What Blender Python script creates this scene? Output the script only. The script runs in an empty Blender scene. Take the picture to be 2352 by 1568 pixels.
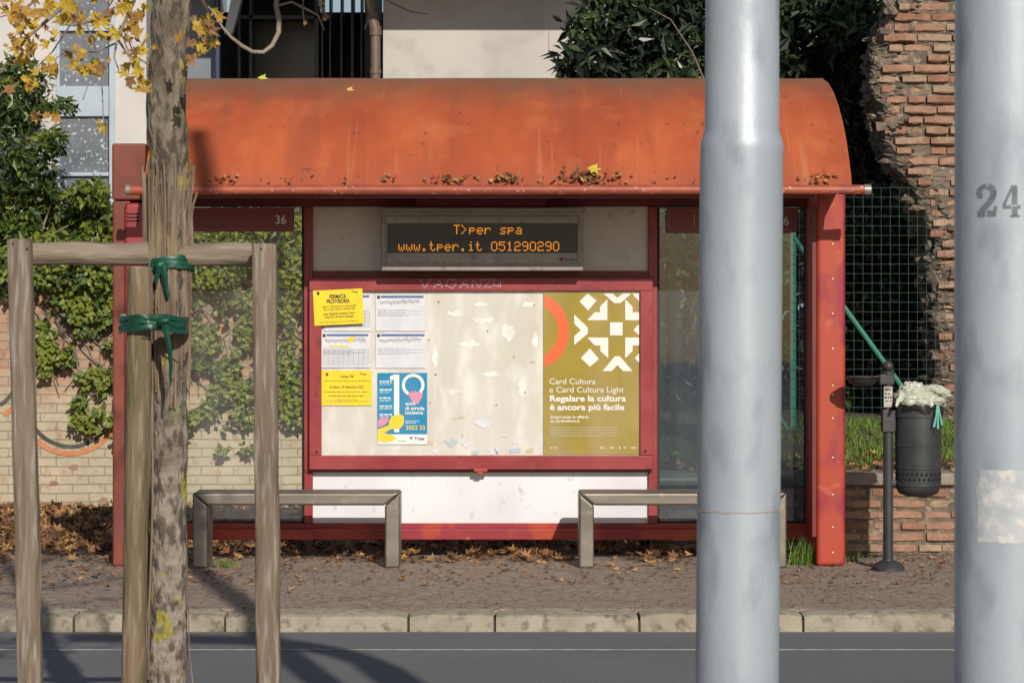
import bpy, bmesh, math, random
from mathutils import Vector, Matrix, noise
R = random.Random(11)
C = bpy.context.scene.collection
D0, F, H = 14.0, 5880.0, 1.45
def sc(Y): return F/(D0+Y)
def PX(x, Y): return (x-1176)/sc(Y)
def PZ(y, Y): return H-(y-691)/sc(Y)
def P(x, y, Y): return Vector((PX(x, Y), Y, PZ(y, Y)))
U = R.uniform
OFF = {}

class MB:
    def __init__(s): s.v = []; s.f = []; s.m = []; s.cur = 0
    def add(s, vs, fs):
        o = len(s.v); s.v += [Vector(v) for v in vs]
        for f in fs: s.f.append([o+i for i in f]); s.m.append(s.cur)
    def box(s, x0, x1, y0, y1, z0, z1, j=0):
        v = [(x, y, z) for z in (z0, z1) for y in (y0, y1) for x in (x0, x1)]
        if j: v = [(a+U(-j, j), b+U(-j, j), c+U(-j, j)) for a, b, c in v]
        s.add(v, [(0,2,3,1), (4,5,7,6), (0,1,5,4), (2,6,7,3), (0,4,6,2), (1,3,7,5)])
    def pbox(s, x0, x1, y0, y1, Y, Y2):      # image-plane extents measured at depth Y, body running back to Y2
        s.box(PX(x0, Y), PX(x1, Y), Y, Y2, PZ(y1, Y), PZ(y0, Y))
    def rect(s, x0, x1, y0, y1, Y):
        a, b, c, d = PX(x0, Y), PX(x1, Y), PZ(y1, Y), PZ(y0, Y)
        s.add([(a, Y, c), (b, Y, c), (b, Y, d), (a, Y, d)], [(0,1,2,3)])
    def poly(s, pts, Y): s.add([P(x, y, Y) for x, y in pts], [tuple(range(len(pts)))])
    def prism(s, pts, y0, y1):               # pts in XZ
        n = len(pts)
        s.add([(x, y0, z) for x, z in pts]+[(x, y1, z) for x, z in pts],
              [tuple(range(n)), tuple(range(2*n-1, n-1, -1))]+[(i, i+n, (i+1) % n+n, (i+1) % n) for i in range(n)])
    def tube(s, pts, rad, n=10, squash=1.0, bump=0):
        pts = [Vector(p) for p in pts]
        if not hasattr(rad, '__len__'): rad = [rad]*len(pts)
        vs = []; up = None
        for i, p in enumerate(pts):
            t = (pts[min(i+1, len(pts)-1)]-pts[max(i-1, 0)]).normalized()
            if up is None: up = Vector((0, 1, 0)) if abs(t.y) < .8 else Vector((0, 0, 1))
            a = t.cross(up).normalized(); b = a.cross(t).normalized(); up = b
            for k in range(n):
                an = 2*math.pi*k/n
                d = a*math.cos(an)+b*math.sin(an)*squash
                r = rad[i]
                if bump: r *= 1+bump*(noise.noise((p+d*r)*9)+.5*noise.noise((p+d*r)*28))
                vs.append(p+d*r)
        fs = [(i*n+k, i*n+(k+1) % n, (i+1)*n+(k+1) % n, (i+1)*n+k) for i in range(len(pts)-1) for k in range(n)]
        fs += [tuple(range(n-1, -1, -1)), tuple(range((len(pts)-1)*n, len(pts)*n))]
        s.add(vs, fs)
    def lathe(s, cx, cy, prof, n=28):
        vs = [(cx+r*math.cos(2*math.pi*k/n), cy+r*math.sin(2*math.pi*k/n), z) for r, z in prof for k in range(n)]
        fs = [(i*n+k, i*n+(k+1) % n, (i+1)*n+(k+1) % n, (i+1)*n+k) for i in range(len(prof)-1) for k in range(n)]
        s.add(vs, fs)
    def ribbon(s, pts, w, Y):                # flat painted stroke
        W = w/sc(Y)/2
        q = [P(x, y, Y) for x, y in pts]
        vs = []
        for i, p in enumerate(q):
            t = (q[min(i+1, len(q)-1)]-q[max(i-1, 0)]).normalized()
            nn = Vector((-t.z, 0, t.x))
            vs += [p+nn*W, p-nn*W]
        s.add(vs, [(2*i, 2*i+1, 2*i+3, 2*i+2) for i in range(len(q)-1)])
    def blob(s, c, r, amp=.2, fr=6, sub=3):
        bm = bmesh.new(); bmesh.ops.create_icosphere(bm, subdivisions=sub, radius=1)
        c = Vector(c); vs = []
        for v in bm.verts:
            p = Vector((v.co.x*r[0], v.co.y*r[1], v.co.z*r[2]))
            k = 1+amp*(noise.noise((c+p)*fr*3)+.6*noise.noise((c+p)*fr*7))
            vs.append(c+p*k)
        s.add(vs, [[v.index for v in f.verts] for f in bm.faces]); bm.free()
    def card(s, p, d, nrm, L, W, fold=.25):
        d = d.normalized(); side = d.cross(nrm)
        if side.length < 1e-4: side = d.orthogonal()
        side.normalize(); n2 = side.cross(d)
        m = p+d*L*.45
        s.add([p, m+side*W/2+n2*fold*W, p+d*L, m-side*W/2+n2*fold*W, m], [(0,1,4), (1,2,4), (4,2,3), (0,4,3)])
    def maple(s, p, r, nrm, spin, curl=.3):
        nrm = nrm.normalized(); a = nrm.orthogonal().normalized(); b = nrm.cross(a)
        out = [(0,1.0),(22,.5),(50,.9),(78,.42),(108,.72),(140,.36),(180,.3),(220,.36),(252,.72),(282,.42),(310,.9),(338,.5)]
        vs = [p]
        for an, rr in out:
            t = math.radians(an)+spin; rr = rr*r*U(.85, 1.1)
            vs.append(p+(a*math.cos(t)+b*math.sin(t))*rr+nrm*curl*rr*rr/r*U(.3, 1.2))
        s.add(vs, [(0, i+1, (i+1) % 12+1) for i in range(12)])
    def build(s, name, mat, parent=None, origin=None, bevel=0, smooth=False, seg=2):
        off = OFF[parent.name] if parent else Vector(origin or (0, 0, 0))
        me = bpy.data.meshes.new(name)
        me.from_pydata([tuple(v-off) for v in s.v], [], s.f)
        for m in (mat if isinstance(mat, (list, tuple)) else [mat]): me.materials.append(m)
        for pl, mi in zip(me.polygons, s.m): pl.material_index = mi
        me.update()
        if smooth:
            me.shade_smooth(); me.set_sharp_from_angle(angle=math.radians(38))
        o = bpy.data.objects.new(name, me); C.objects.link(o)
        if parent: o.parent = parent
        else: o.location = off
        OFF[o.name] = off
        if bevel:
            b = o.modifiers.new('bevel', 'BEVEL'); b.width = bevel; b.segments = seg; b.limit_method = 'ANGLE'
        return o

def tag(o, label, cat, group=None, kind=None):
    o['label'] = label; o['category'] = cat
    if group: o['group'] = group
    if kind: o['kind'] = kind
    return o
def struct(o, label=None, cat=None):
    o['kind'] = 'structure'
    if label: o['label'] = label
    if cat: o['category'] = cat
    return o
def thing(name, loc, label, cat, group=None):
    o = bpy.data.objects.new(name, None); C.objects.link(o); o.location = loc
    o.empty_display_size = .1
    OFF[o.name] = Vector(loc); tag(o, label, cat, group); return o

# ---------------------------------------------------------------- materials
def newmat(name):
    m = bpy.data.materials.new(name); m.use_nodes = True
    return m, m.node_tree.nodes, m.node_tree.links, m.node_tree.nodes['Principled BSDF']
def mixc(N, L, fac, a, b):
    x = N.new('ShaderNodeMix'); x.data_type = 'RGBA'
    for sock, v in ((0, fac), (6, a), (7, b)):
        if isinstance(v, (tuple, float, int)):
            x.inputs[sock].default_value = (*v, 1) if isinstance(v, tuple) else v
        else: L.new(v, x.inputs[sock])
    return x.outputs[2]
def nz(N, L, co, scale, lo, hi, detail=5, st=(1, 1, 1)):
    mp = N.new('ShaderNodeMapping'); mp.inputs['Scale'].default_value = st; L.new(co, mp.inputs[0])
    n = N.new('ShaderNodeTexNoise'); n.inputs['Scale'].default_value = scale; n.inputs['Detail'].default_value = min(detail, 5)
    L.new(mp.outputs[0], n.inputs['Vector'])
    r = N.new('ShaderNodeMapRange'); r.inputs[1].default_value = lo; r.inputs[2].default_value = hi
    L.new(n.outputs[0], r.inputs[0]); return r.outputs[0], n.outputs[0]
def mul(N, L, s, k):
    h = N.new('ShaderNodeMath'); h.operation = 'MULTIPLY'; h.inputs[1].default_value = k; L.new(s, h.inputs[0]); return h.outputs[0]
def M(name, a, b=None, s=3, st=(1, 1, 1), lo=.35, hi=.65, c=None, s2=20, st2=(1, 1, 1), lo2=.58, hi2=.72, rough=.6, metal=0.,
      bump=0., bs=60, spec=.5, trans=0., coat=0.):
    m, N, L, B = newmat(name)
    B.inputs['Base Color'].default_value = (*a, 1); B.inputs['Roughness'].default_value = rough
    B.inputs['Metallic'].default_value = metal; B.inputs['Specular IOR Level'].default_value = spec
    B.inputs['Coat Weight'].default_value = coat; B.inputs['Coat Roughness'].default_value = .1
    co = N.new('ShaderNodeTexCoord').outputs['Object']
    col = None
    if b:
        f, _ = nz(N, L, co, s, lo, hi, 5, st); col = mixc(N, L, f, a, b)
    if c:
        f, _ = nz(N, L, co, s2, lo2, hi2, 5, st2); col = mixc(N, L, f, col or a, c)
    if col: L.new(col, B.inputs['Base Color'])
    if bump:
        _, raw = nz(N, L, co, bs, 0, 1, 5, st)
        bp = N.new('ShaderNodeBump'); bp.inputs['Strength'].default_value = bump; bp.inputs['Distance'].default_value = .01
        L.new(raw, bp.inputs['Height']); L.new(bp.outputs[0], B.inputs['Normal'])
    if trans:
        t = N.new('ShaderNodeBsdfTranslucent'); mx = N.new('ShaderNodeMixShader'); mx.inputs[0].default_value = trans
        if col: L.new(col, t.inputs[0])
        else: t.inputs[0].default_value = (*a, 1)
        L.new(B.outputs[0], mx.inputs[1]); L.new(t.outputs[0], mx.inputs[2])
        L.new(mx.outputs[0], N['Material Output'].inputs[0])
    return m
def glassmat(name, haze_lo, haze_hi, col=(.6, .62, .6), tint=(.9, .95, .93), scl=2.5, gloss=.08, lo=.4, hi=.75, st=(1, 1, .5)):
    m, N, L, B = newmat(name); N.remove(B)
    co = N.new('ShaderNodeTexCoord').outputs['Object']
    t = N.new('ShaderNodeBsdfTransparent'); t.inputs[0].default_value = (*tint, 1)
    d = N.new('ShaderNodeBsdfDiffuse'); d.inputs[0].default_value = (*col, 1)
    g = N.new('ShaderNodeBsdfGlossy'); g.inputs['Roughness'].default_value = .03
    f, _ = nz(N, L, co, scl, lo, hi, 5, st)
    r = N.new('ShaderNodeMapRange'); r.inputs[3].default_value = haze_lo; r.inputs[4].default_value = haze_hi
    L.new(f, r.inputs[0])
    a = N.new('ShaderNodeMixShader'); L.new(r.outputs[0], a.inputs[0]); L.new(t.outputs[0], a.inputs[1]); L.new(d.outputs[0], a.inputs[2])
    b = N.new('ShaderNodeMixShader'); b.inputs[0].default_value = gloss
    L.new(a.outputs[0], b.inputs[1]); L.new(g.outputs[0], b.inputs[2]); L.new(b.outputs[0], N['Material Output'].inputs[0])
    return m
def brickmat(name, c1, c2, mortar, c3=None, zsplit=None, course=.066, length=.25):
    m, N, L, B = newmat(name)
    co = N.new('ShaderNodeTexCoord').outputs['Object']
    sp = N.new('ShaderNodeSeparateXYZ'); L.new(co, sp.inputs[0])
    cb = N.new('ShaderNodeCombineXYZ'); L.new(sp.outputs[0], cb.inputs[0]); L.new(sp.outputs[2], cb.inputs[1])
    _, wob = nz(N, L, co, 3, 0, 1)
    ad = N.new('ShaderNodeVectorMath'); ad.operation = 'MULTIPLY_ADD'; ad.inputs[1].default_value = (.03, .03, 0)
    L.new(wob, ad.inputs[0]); L.new(cb.outputs[0], ad.inputs[2])
    bt = N.new('ShaderNodeTexBrick'); L.new(ad.outputs[0], bt.inputs['Vector'])
    bt.inputs['Scale'].default_value = 1; bt.inputs['Brick Width'].default_value = length; bt.inputs['Row Height'].default_value = course
    bt.inputs['Mortar Size'].default_value = .006; bt.inputs['Mortar Smooth'].default_value = .5
    bt.inputs['Color1'].default_value = (*c1, 1); bt.inputs['Color2'].default_value = (*c2, 1); bt.inputs['Mortar'].default_value = (*mortar, 1)
    f, raw = nz(N, L, co, 5, .45, .7)
    col = mixc(N, L, mul(N, L, f, .7), bt.outputs[0], (.36, .30, .22))
    f, raw = nz(N, L, co, 14, .5, .75)
    col = mixc(N, L, f, col, tuple(x*.6 for x in c2))
    if c3:
        r = N.new('ShaderNodeMapRange'); r.inputs[1].default_value = zsplit+.18; r.inputs[2].default_value = zsplit-.18
        ad2 = N.new('ShaderNodeMath'); ad2.operation = 'MULTIPLY_ADD'; ad2.inputs[1].default_value = 1.1
        _, w2 = nz(N, L, co, 2.2, 0, 1); L.new(w2, ad2.inputs[0]); L.new(sp.outputs[2], ad2.inputs[2])
        sb = N.new('ShaderNodeMath'); sb.operation = 'SUBTRACT'; sb.inputs[1].default_value = .55; L.new(ad2.outputs[0], sb.inputs[0])
        L.new(sb.outputs[0], r.inputs[0])
        f3, _ = nz(N, L, co, 16, .72, .56); mm = N.new('ShaderNodeMath'); mm.operation = 'MULTIPLY'; L.new(r.outputs[0], mm.inputs[0]); L.new(f3, mm.inputs[1])
        f4, _ = nz(N, L, co, 4, .35, .7); c3v = mixc(N, L, f4, c3, tuple(x*.78 for x in c3))
        col = mixc(N, L, mul(N, L, mm.outputs[0], .85), col, c3v)
        col = mixc(N, L, mul(N, L, bt.outputs['Fac'], .55), col, tuple(x*.5 for x in mortar))
    L.new(col, B.inputs['Base Color']); B.inputs['Roughness'].default_value = .9
    iv = N.new('ShaderNodeMath'); iv.operation = 'MULTIPLY_ADD'; iv.inputs[1].default_value = -1; L.new(bt.outputs['Fac'], iv.inputs[0]); L.new(raw, iv.inputs[2])
    bp = N.new('ShaderNodeBump'); bp.inputs['Strength'].default_value = .7; bp.inputs['Distance'].default_value = .015
    L.new(iv.outputs[0], bp.inputs['Height']); L.new(bp.outputs[0], B.inputs['Normal'])
    return m
def setts():
    m, N, L, B = newmat('porphyry_setts')
    co = N.new('ShaderNodeTexCoord').outputs['Object']
    _, wob = nz(N, L, co, 1.5, 0, 1)
    ad = N.new('ShaderNodeVectorMath'); ad.operation = 'MULTIPLY_ADD'; ad.inputs[1].default_value = (.25, .25, 0)
    L.new(wob, ad.inputs[0]); L.new(co, ad.inputs[2])
    def vor(feat):
        v = N.new('ShaderNodeTexVoronoi'); v.feature = feat; v.inputs['Scale'].default_value = 16; v.inputs['Randomness'].default_value = .7
        L.new(ad.outputs[0], v.inputs['Vector']); return v
    v1 = vor('F1'); v2 = vor('DISTANCE_TO_EDGE')
    cr = N.new('ShaderNodeSeparateColor'); L.new(v1.outputs['Color'], cr.inputs[0])
    col = mixc(N, L, cr.outputs[0], (.245, .18, .145), (.32, .245, .205))
    f, raw = nz(N, L, co, 1.6, .35, .7, 5, (1, 1, 1)); col = mixc(N, L, mul(N, L, f, .7), col, (.24, .195, .15))
    f, raw = nz(N, L, co, 60, .45, .7); col = mixc(N, L, mul(N, L, f, .6), col, (.35, .285, .24))
    e = N.new('ShaderNodeMapRange'); e.inputs[1].default_value = .01; e.inputs[2].default_value = .08; L.new(v2.outputs['Distance'], e.inputs[0])
    f, _ = nz(N, L, co, 3.5, .4, .6); js = mixc(N, L, f, (.20, .15, .115), (.12, .085, .06))
    col = mixc(N, L, e.outputs[0], js, col)
    L.new(col, B.inputs['Base Color']); B.inputs['Roughness'].default_value = .85
    bp = N.new('ShaderNodeBump'); bp.inputs['Strength'].default_value = .3; bp.inputs['Distance'].default_value = .008
    ma = N.new('ShaderNodeMath'); ma.operation = 'MULTIPLY_ADD'; ma.inputs[1].default_value = 1; L.new(raw, ma.inputs[0]); L.new(e.outputs[0], ma.inputs[2])
    L.new(ma.outputs[0], bp.inputs['Height']); L.new(bp.outputs[0], B.inputs['Normal'])
    return m
def roofmat():
    m, N, L, B = newmat('faded_orange_paint')
    co = N.new('ShaderNodeTexCoord').outputs['Object']
    f, _ = nz(N, L, co, 1.5, .38, .62, 4, (1.3, .6, .5)); col = mixc(N, L, f, (.32, .062, .024), (.45, .105, .036))
    f, _ = nz(N, L, co, 2.4, .48, .68, 5, (2.6, .3, .3)); col = mixc(N, L, mul(N, L, f, .55), col, (.25, .06, .03))
    f, _ = nz(N, L, co, 5, .53, .72, 5, (.9, .8, .8)); col = mixc(N, L, mul(N, L, f, .38), col, (.52, .165, .07))
    f, _ = nz(N, L, co, 8, .62, .70, 5, (3, .10, .10)); col = mixc(N, L, mul(N, L, f, .5), col, (.42, .19, .09))
    f, _ = nz(N, L, co, 30, .66, .71, 5, (1, .6, .6)); col = mixc(N, L, mul(N, L, f, .8), col, (.13, .05, .03))
    f, _ = nz(N, L, co, 70, .5, .75, 5); col = mixc(N, L, mul(N, L, f, .3), col, (.2, .08, .045))
    sp = N.new('ShaderNodeSeparateXYZ'); L.new(co, sp.inputs[0])
    _, w = nz(N, L, co, 3, 0, 1, 5, (1.5, .3, .3))
    a = N.new('ShaderNodeMath'); a.operation = 'MULTIPLY_ADD'; a.inputs[1].default_value = .4; L.new(w, a.inputs[0]); L.new(sp.outputs[2], a.inputs[2])
    r = N.new('ShaderNodeMapRange'); r.inputs[1].default_value = 2.72; r.inputs[2].default_value = 2.95; r.inputs[4].default_value = .85
    L.new(a.outputs[0], r.inputs[0]); col = mixc(N, L, r.outputs[0], col, (.19, .095, .05))
    r2 = N.new('ShaderNodeMapRange'); r2.inputs[1].default_value = 2.40; r2.inputs[2].default_value = 2.24; r2.inputs[4].default_value = .6
    L.new(a.outputs[0], r2.inputs[0]); col = mixc(N, L, r2.outputs[0], col, (.26, .065, .035))
    L.new(col, B.inputs['Base Color']); B.inputs['Roughness'].default_value = .7; B.inputs['Specular IOR Level'].default_value = .3
    _, raw = nz(N, L, co, 3, 0, 1, 3); bp = N.new('ShaderNodeBump'); bp.inputs['Strength'].default_value = .25; bp.inputs['Distance'].default_value = .03
    L.new(raw, bp.inputs['Height']); L.new(bp.outputs[0], B.inputs['Normal'])
    return m

m_roof = roofmat()
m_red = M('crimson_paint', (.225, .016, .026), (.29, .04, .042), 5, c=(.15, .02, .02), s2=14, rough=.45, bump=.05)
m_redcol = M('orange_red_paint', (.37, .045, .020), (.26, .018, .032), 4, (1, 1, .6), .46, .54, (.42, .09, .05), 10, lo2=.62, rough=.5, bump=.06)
m_dred = M('dark_and_shaded_red', (.12, .014, .014), (.17, .02, .018), 5, rough=.5)  # deeper red puts the shade on top beam and middle rail into the colour
m_brown = M('shaded_maroon_paint', (.13, .03, .02), (.2, .045, .028), 5, rough=.6)  # dark maroon carries the shade on the left end column
m_sign = M('sign_crimson', (.17, .005, .02), (.20, .008, .022), 6, rough=.35)
m_signedge = M('sign_edge', (.38, .08, .09), rough=.4)
m_whitetext = M('white_lettering', (.75, .75, .72), rough=.5)
m_signtext = M('sign_lettering', (.85, .8, .8), rough=.5)
m_greytext = M('pale_lettering', (.5, .46, .42), rough=.5)
m_panel = M('white_panel', (.72, .73, .77), (.60, .62, .66), 2.5, c=(.45, .45, .44), s2=18, lo2=.62, hi2=.8, rough=.4)
m_panelup = M('shaded_white_panel', (.66, .64, .58), (.55, .53, .48), 3, c=(.4, .38, .34), s2=18, lo2=.62, hi2=.8, rough=.45)  # white panel toned down, shade under the roof painted in
m_board = M('stained_board', (.60, .59, .545), (.525, .505, .445), 2.6, (1, 1, .8), .36, .66, (.72, .72, .70), 6, (1.5, 1, .6), .48, .72, rough=.35, bump=.15, bs=9)
m_steel = M('brushed_steel', (.26, .235, .205), (.19, .172, .15), 4, (.6, 1, 3), rough=.48, metal=.8, c=(.33, .30, .26), s2=14)
m_housing = M('grey_metal_housing', (.30, .285, .26), (.22, .21, .19), 4, rough=.45, metal=.4, c=(.17, .155, .14), s2=25)
m_black = M('black_screen', (.012, .012, .014), rough=.3)
m_dim = M('unlit_led', (.075, .072, .065), rough=.4)
m_screw = M('screw', (.1, .1, .1), rough=.4, metal=.8)
m_darkmetal = M('anthracite_metal', (.035, .038, .042), (.055, .058, .062), 7, rough=.5, metal=.3, bump=.08)
m_hole = M('dark_opening', (.004, .004, .005), rough=.9)
mled, N, L, B = newmat('lit_amber_led'); B.inputs['Base Color'].default_value = (.8, .3, .02, 1)
B.inputs['Emission Color'].default_value = (1, .34, .02, 1); B.inputs['Emission Strength'].default_value = .9
m_glassL = glassmat('dusty_glass', .01, .17, (.62, .64, .64), tint=(.95, .98, .97), scl=1.6, gloss=.035)
m_glassR = glassmat('reflection_haze_glass', .12, .30, (.22, .29, .36), tint=(.52, .60, .66), gloss=.07, scl=2.2, st=(2.6, 1, .25))  # bluish diffuse streaks and tint stand in for reflections in the pane
m_cover = glassmat('scratch_and_glare_cover', .0, .14, (.8, .8, .8), (1, 1, 1), 3.0, .015, .45, .8, st=(1.6, 1, .5))  # pale diffuse patches imitate both scratches and white glare
m_yel = M('yellow_paper', (.80, .62, .015), (.74, .56, .01), 8, rough=.6)
m_paper = M('white_paper', (.66, .68, .74), (.58, .6, .67), 10, rough=.6)
m_bluep = M('blue_print', (.01, .25, .48), (.01, .21, .42), 8, rough=.35)
m_olive = M('olive_print', (.33, .24, .02), (.28, .205, .018), 5, rough=.4)
m_ring = M('red_print', (.72, .12, .03), rough=.4)
m_blk = M('black_ink', (.02, .02, .025), rough=.6)
m_gink = M('grey_ink', (.3, .32, .36), rough=.6)
m_bink = M('blue_ink', (.06, .12, .35), rough=.6)
m_pink = M('pink_print', (.62, .25, .38), rough=.5)
m_pole = M('galvanised_paint', (.32, .37, .43), (.39, .44, .50), 5, (1, 1, .5), c=(.26, .305, .36), s2=12, st2=(1, 1, .5), lo2=.52, hi2=.68, rough=.45, metal=.15, bump=.1, bs=40)
m_patch = M('glue_residue', (.44, .46, .49), (.35, .39, .43), 22, c=(.56, .56, .55), s2=38, lo2=.5, hi2=.66, rough=.7, bump=.2)
m_num = M('grey_stencil_paint', (.10, .115, .13), (.15, .17, .19), 40, rough=.6)
m_rust = M('rust', (.36, .24, .15), rough=.9)
m_wood = M('weathered_wood', (.20, .155, .115), (.13, .098, .07), 5, (6, 6, .7), .35, .65, (.26, .23, .195), 9, (9, 9, .8), .52, .66, rough=.92, bump=1.0, bs=9)
m_woodb = M('weathered_round_bar', (.25, .205, .155), (.165, .125, .09), 5, (.7, 6, 6), .35, .65, c=(.33, .295, .245), s2=9, st2=(.8, 9, 9), lo2=.52, rough=.92, bump=.9, bs=9)
m_wood2 = M('mossy_wood', (.175, .125, .078), (.10, .085, .042), 4, (4, 4, .7), .4, .6, (.23, .185, .135), 9, (9, 9, .8), .52, .66, rough=.92, bump=.9, bs=12)
m_reed = M('dry_reed', (.27, .2, .14), (.13, .09, .065), 9, (6, 6, .6), rough=.9)
m_tie = M('green_plastic_tie', (.006, .075, .045), (.004, .045, .027), 25, rough=.4)
m_conc = M('cream_concrete', (.50, .475, .445), (.44, .42, .395), 1.2, c=(.37, .35, .325), s2=5, lo2=.5, hi2=.8, rough=.85, bump=.1)
m_white = M('white_plaster', (.56, .54, .53), (.48, .46, .46), 2, rough=.85)
m_shadew = M('shaded_white_plaster', (.20, .22, .27), (.16, .18, .22), 2, rough=.85)  # pale pier wall coloured bluish grey to stand in for its shade
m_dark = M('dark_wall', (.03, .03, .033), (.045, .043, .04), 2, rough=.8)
m_dwin = M('dark_window', (.012, .014, .016), rough=.2)
m_brownpipe = M('brown_pipe', (.12, .08, .06), (.16, .11, .08), 8, rough=.5)
m_bluef = M('pale_blue_frame', (.40, .47, .56), (.35, .42, .5), 5, rough=.5)
m_pane = M('frosted_pane', (.10, .115, .14), (.16, .18, .21), 3, c=(.5, .53, .58), s2=30, lo2=.60, hi2=.66, rough=.3)
m_kerb = M('granite_kerb', (.25, .22, .165), (.34, .305, .24), 6, c=(.14, .12, .085), s2=18, lo2=.52, hi2=.68, rough=.95, bump=.9, bs=26)
m_asph = M('asphalt', (.115, .12, .13), (.14, .145, .155), 1.2, c=(.2, .2, .2), s2=150, lo2=.56, hi2=.66, rough=.85, bump=.35, bs=180)
m_seam = M('worn_road_line', (.4, .4, .39), (.24, .24, .24), 14, (1, 1, 1), .4, .65, rough=.9)
m_soil = M('soil', (.085, .06, .042), (.055, .045, .03), 3, c=(.07, .08, .03), s2=2, rough=.95, bump=.5, bs=30)
m_setts = setts()
m_brickL = brickmat('painted_old_brick', (.44, .245, .155), (.37, .21, .14), (.38, .34, .27), (.49, .435, .315), 1.05, .075, .27)
m_bk = [M('brick_a', (.31, .155, .10), (.22, .11, .075), 11, rough=.95, bump=1, bs=40), M('brick_b', (.37, .215, .145), (.26, .145, .1), 11, rough=.95, bump=1, bs=40),
        M('brick_c', (.24, .125, .085), (.35, .25, .18), 11, rough=.95, bump=1, bs=40), M('brick_d', (.38, .28, .20), (.28, .19, .135), 11, rough=.95, bump=1, bs=40)]
m_mort = M('old_mortar', (.19, .15, .112), (.10, .078, .058), 12, c=(.33, .28, .23), s2=30, lo2=.56, rough=.95, bump=1.0, bs=26)
m_cap = M('concrete_coping', (.27, .245, .2), (.19, .17, .13), 6, c=(.12, .12, .08), s2=20, rough=.9, bump=.6, bs=40)
m_bark = M('tree_bark', (.17, .14, .105), (.27, .235, .19), 9, (1, 1, .8), .4, .62, (.075, .06, .045), 16, (1, 1, .5), .55, .66, rough=.9, bump=.9, bs=26)
def barkmat():
    m, N, L, B = newmat('lichen_bark')
    co = N.new('ShaderNodeTexCoord').outputs['Object']
    sp = N.new('ShaderNodeSeparateXYZ'); L.new(co, sp.inputs[0])
    f, _ = nz(N, L, co, 16, .4, .62, 5, (1, 1, .5)); col = mixc(N, L, f, (.11, .087, .063), (.20, .17, .13))
    r = N.new('ShaderNodeMapRange'); r.inputs[1].default_value = 1.4; r.inputs[2].default_value = .9; r.inputs[4].default_value = .85; L.new(sp.outputs[2], r.inputs[0])
    f2, _ = nz(N, L, co, 14, .30, .55, 5, (.5, .5, 2.4)); k = N.new('ShaderNodeMath'); k.operation = 'MULTIPLY'; L.new(r.outputs[0], k.inputs[0]); L.new(f2, k.inputs[1])
    col = mixc(N, L, k.outputs[0], col, (.30, .255, .225))
    f, raw = nz(N, L, co, 48, .50, .60, 5, (1, 1, .4)); col = mixc(N, L, mul(N, L, f, .8), col, (.05, .038, .03))
    f, _ = nz(N, L, co, 19, .60, .66, 5, (1, 1, .8)); col = mixc(N, L, mul(N, L, f, .7), col, (.22, .21, .13))
    f, _ = nz(N, L, co, 12, .60, .635, 5, (1, 1, .8)); col = mixc(N, L, f, col, (.29, .25, .05))
    L.new(col, B.inputs['Base Color']); B.inputs['Roughness'].default_value = .95
    bp = N.new('ShaderNodeBump'); bp.inputs['Strength'].default_value = 1; bp.inputs['Distance'].default_value = .025
    L.new(raw, bp.inputs['Height']); L.new(bp.outputs[0], B.inputs['Normal']); return m
m_lbark = barkmat()
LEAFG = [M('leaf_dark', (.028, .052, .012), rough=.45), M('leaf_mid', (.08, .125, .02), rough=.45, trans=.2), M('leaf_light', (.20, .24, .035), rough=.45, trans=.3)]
LEAFD = [M('evergreen_dark', (.008, .015, .008), rough=.4), M('evergreen_mid', (.018, .034, .014), rough=.4), M('evergreen_light', (.045, .07, .024), rough=.4)]  # leaf colours set very low so the hedge reads as shaded
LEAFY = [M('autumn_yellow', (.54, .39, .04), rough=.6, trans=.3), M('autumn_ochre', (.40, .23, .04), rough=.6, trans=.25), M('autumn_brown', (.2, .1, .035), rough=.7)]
LEAFB = [M('litter_brown', (.19, .085, .035), rough=.8), M('litter_tan', (.32, .17, .075), rough=.8), M('litter_dark', (.09, .045, .025), rough=.85), M('litter_gold', (.44, .25, .08), rough=.8)]
m_grass = [M('grass_light', (.17, .27, .04), rough=.6, trans=.3), M('grass_dark', (.07, .13, .02), rough=.6)]
m_fence = M('green_wire', (.085, .135, .115), (.05, .09, .075), 9, rough=.5)
m_fpost = M('green_fence_paint', (.03, .2, .13), (.025, .15, .1), 6, rough=.45)
m_bag = M('pale_plastic_bag', (.74, .76, .66), (.62, .65, .53), 10, rough=.16, trans=.35, coat=.7)
m_liner = M('black_liner', (.01, .01, .012), rough=.25)
m_turq = M('turquoise_plastic', (.2, .6, .5), rough=.35, trans=.2)
m_stick = M('sticker', (.5, .5, .47), (.35, .34, .3), 40, rough=.5)

_cap = [None]
def _textmesh(s, bold):
    cu = bpy.data.curves.new('t', 'FONT'); cu.body = s; cu.offset = bold; cu.resolution_u = 3
    o = bpy.data.objects.new('t', cu); C.objects.link(o); bpy.context.view_layer.update()
    dg = bpy.context.evaluated_depsgraph_get(); me = bpy.data.meshes.new_from_object(o.evaluated_get(dg))
    vs = [v.co.copy() for v in me.vertices]; fs = [tuple(p.vertices) for p in me.polygons]
    bpy.data.objects.remove(o); bpy.data.curves.remove(cu); bpy.data.meshes.remove(me)
    return vs, fs
def T(mb, s, x0, x1, y0, y1, Y, bold=0.0):
    if _cap[0] is None: _cap[0] = max(v.y for v in _textmesh('H', 0)[0])
    vs, fs = _textmesh(s, bold)
    if not vs: return
    a = min(v.x for v in vs); b = max(v.x for v in vs)
    mb.add([P(x0+(v.x-a)/(b-a)*(x1-x0), y1-(v.y/_cap[0])*(y1-y0), Y) for v in vs], fs)
def dashes(mb, x0, x1, y, h, Y, gap=2, lo=4, hi=12):
    x = x0
    while x < x1-3:
        w = min(U(lo, hi), x1-x); mb.rect(x, x+w, y, y+h, Y); x += w+gap

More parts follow.
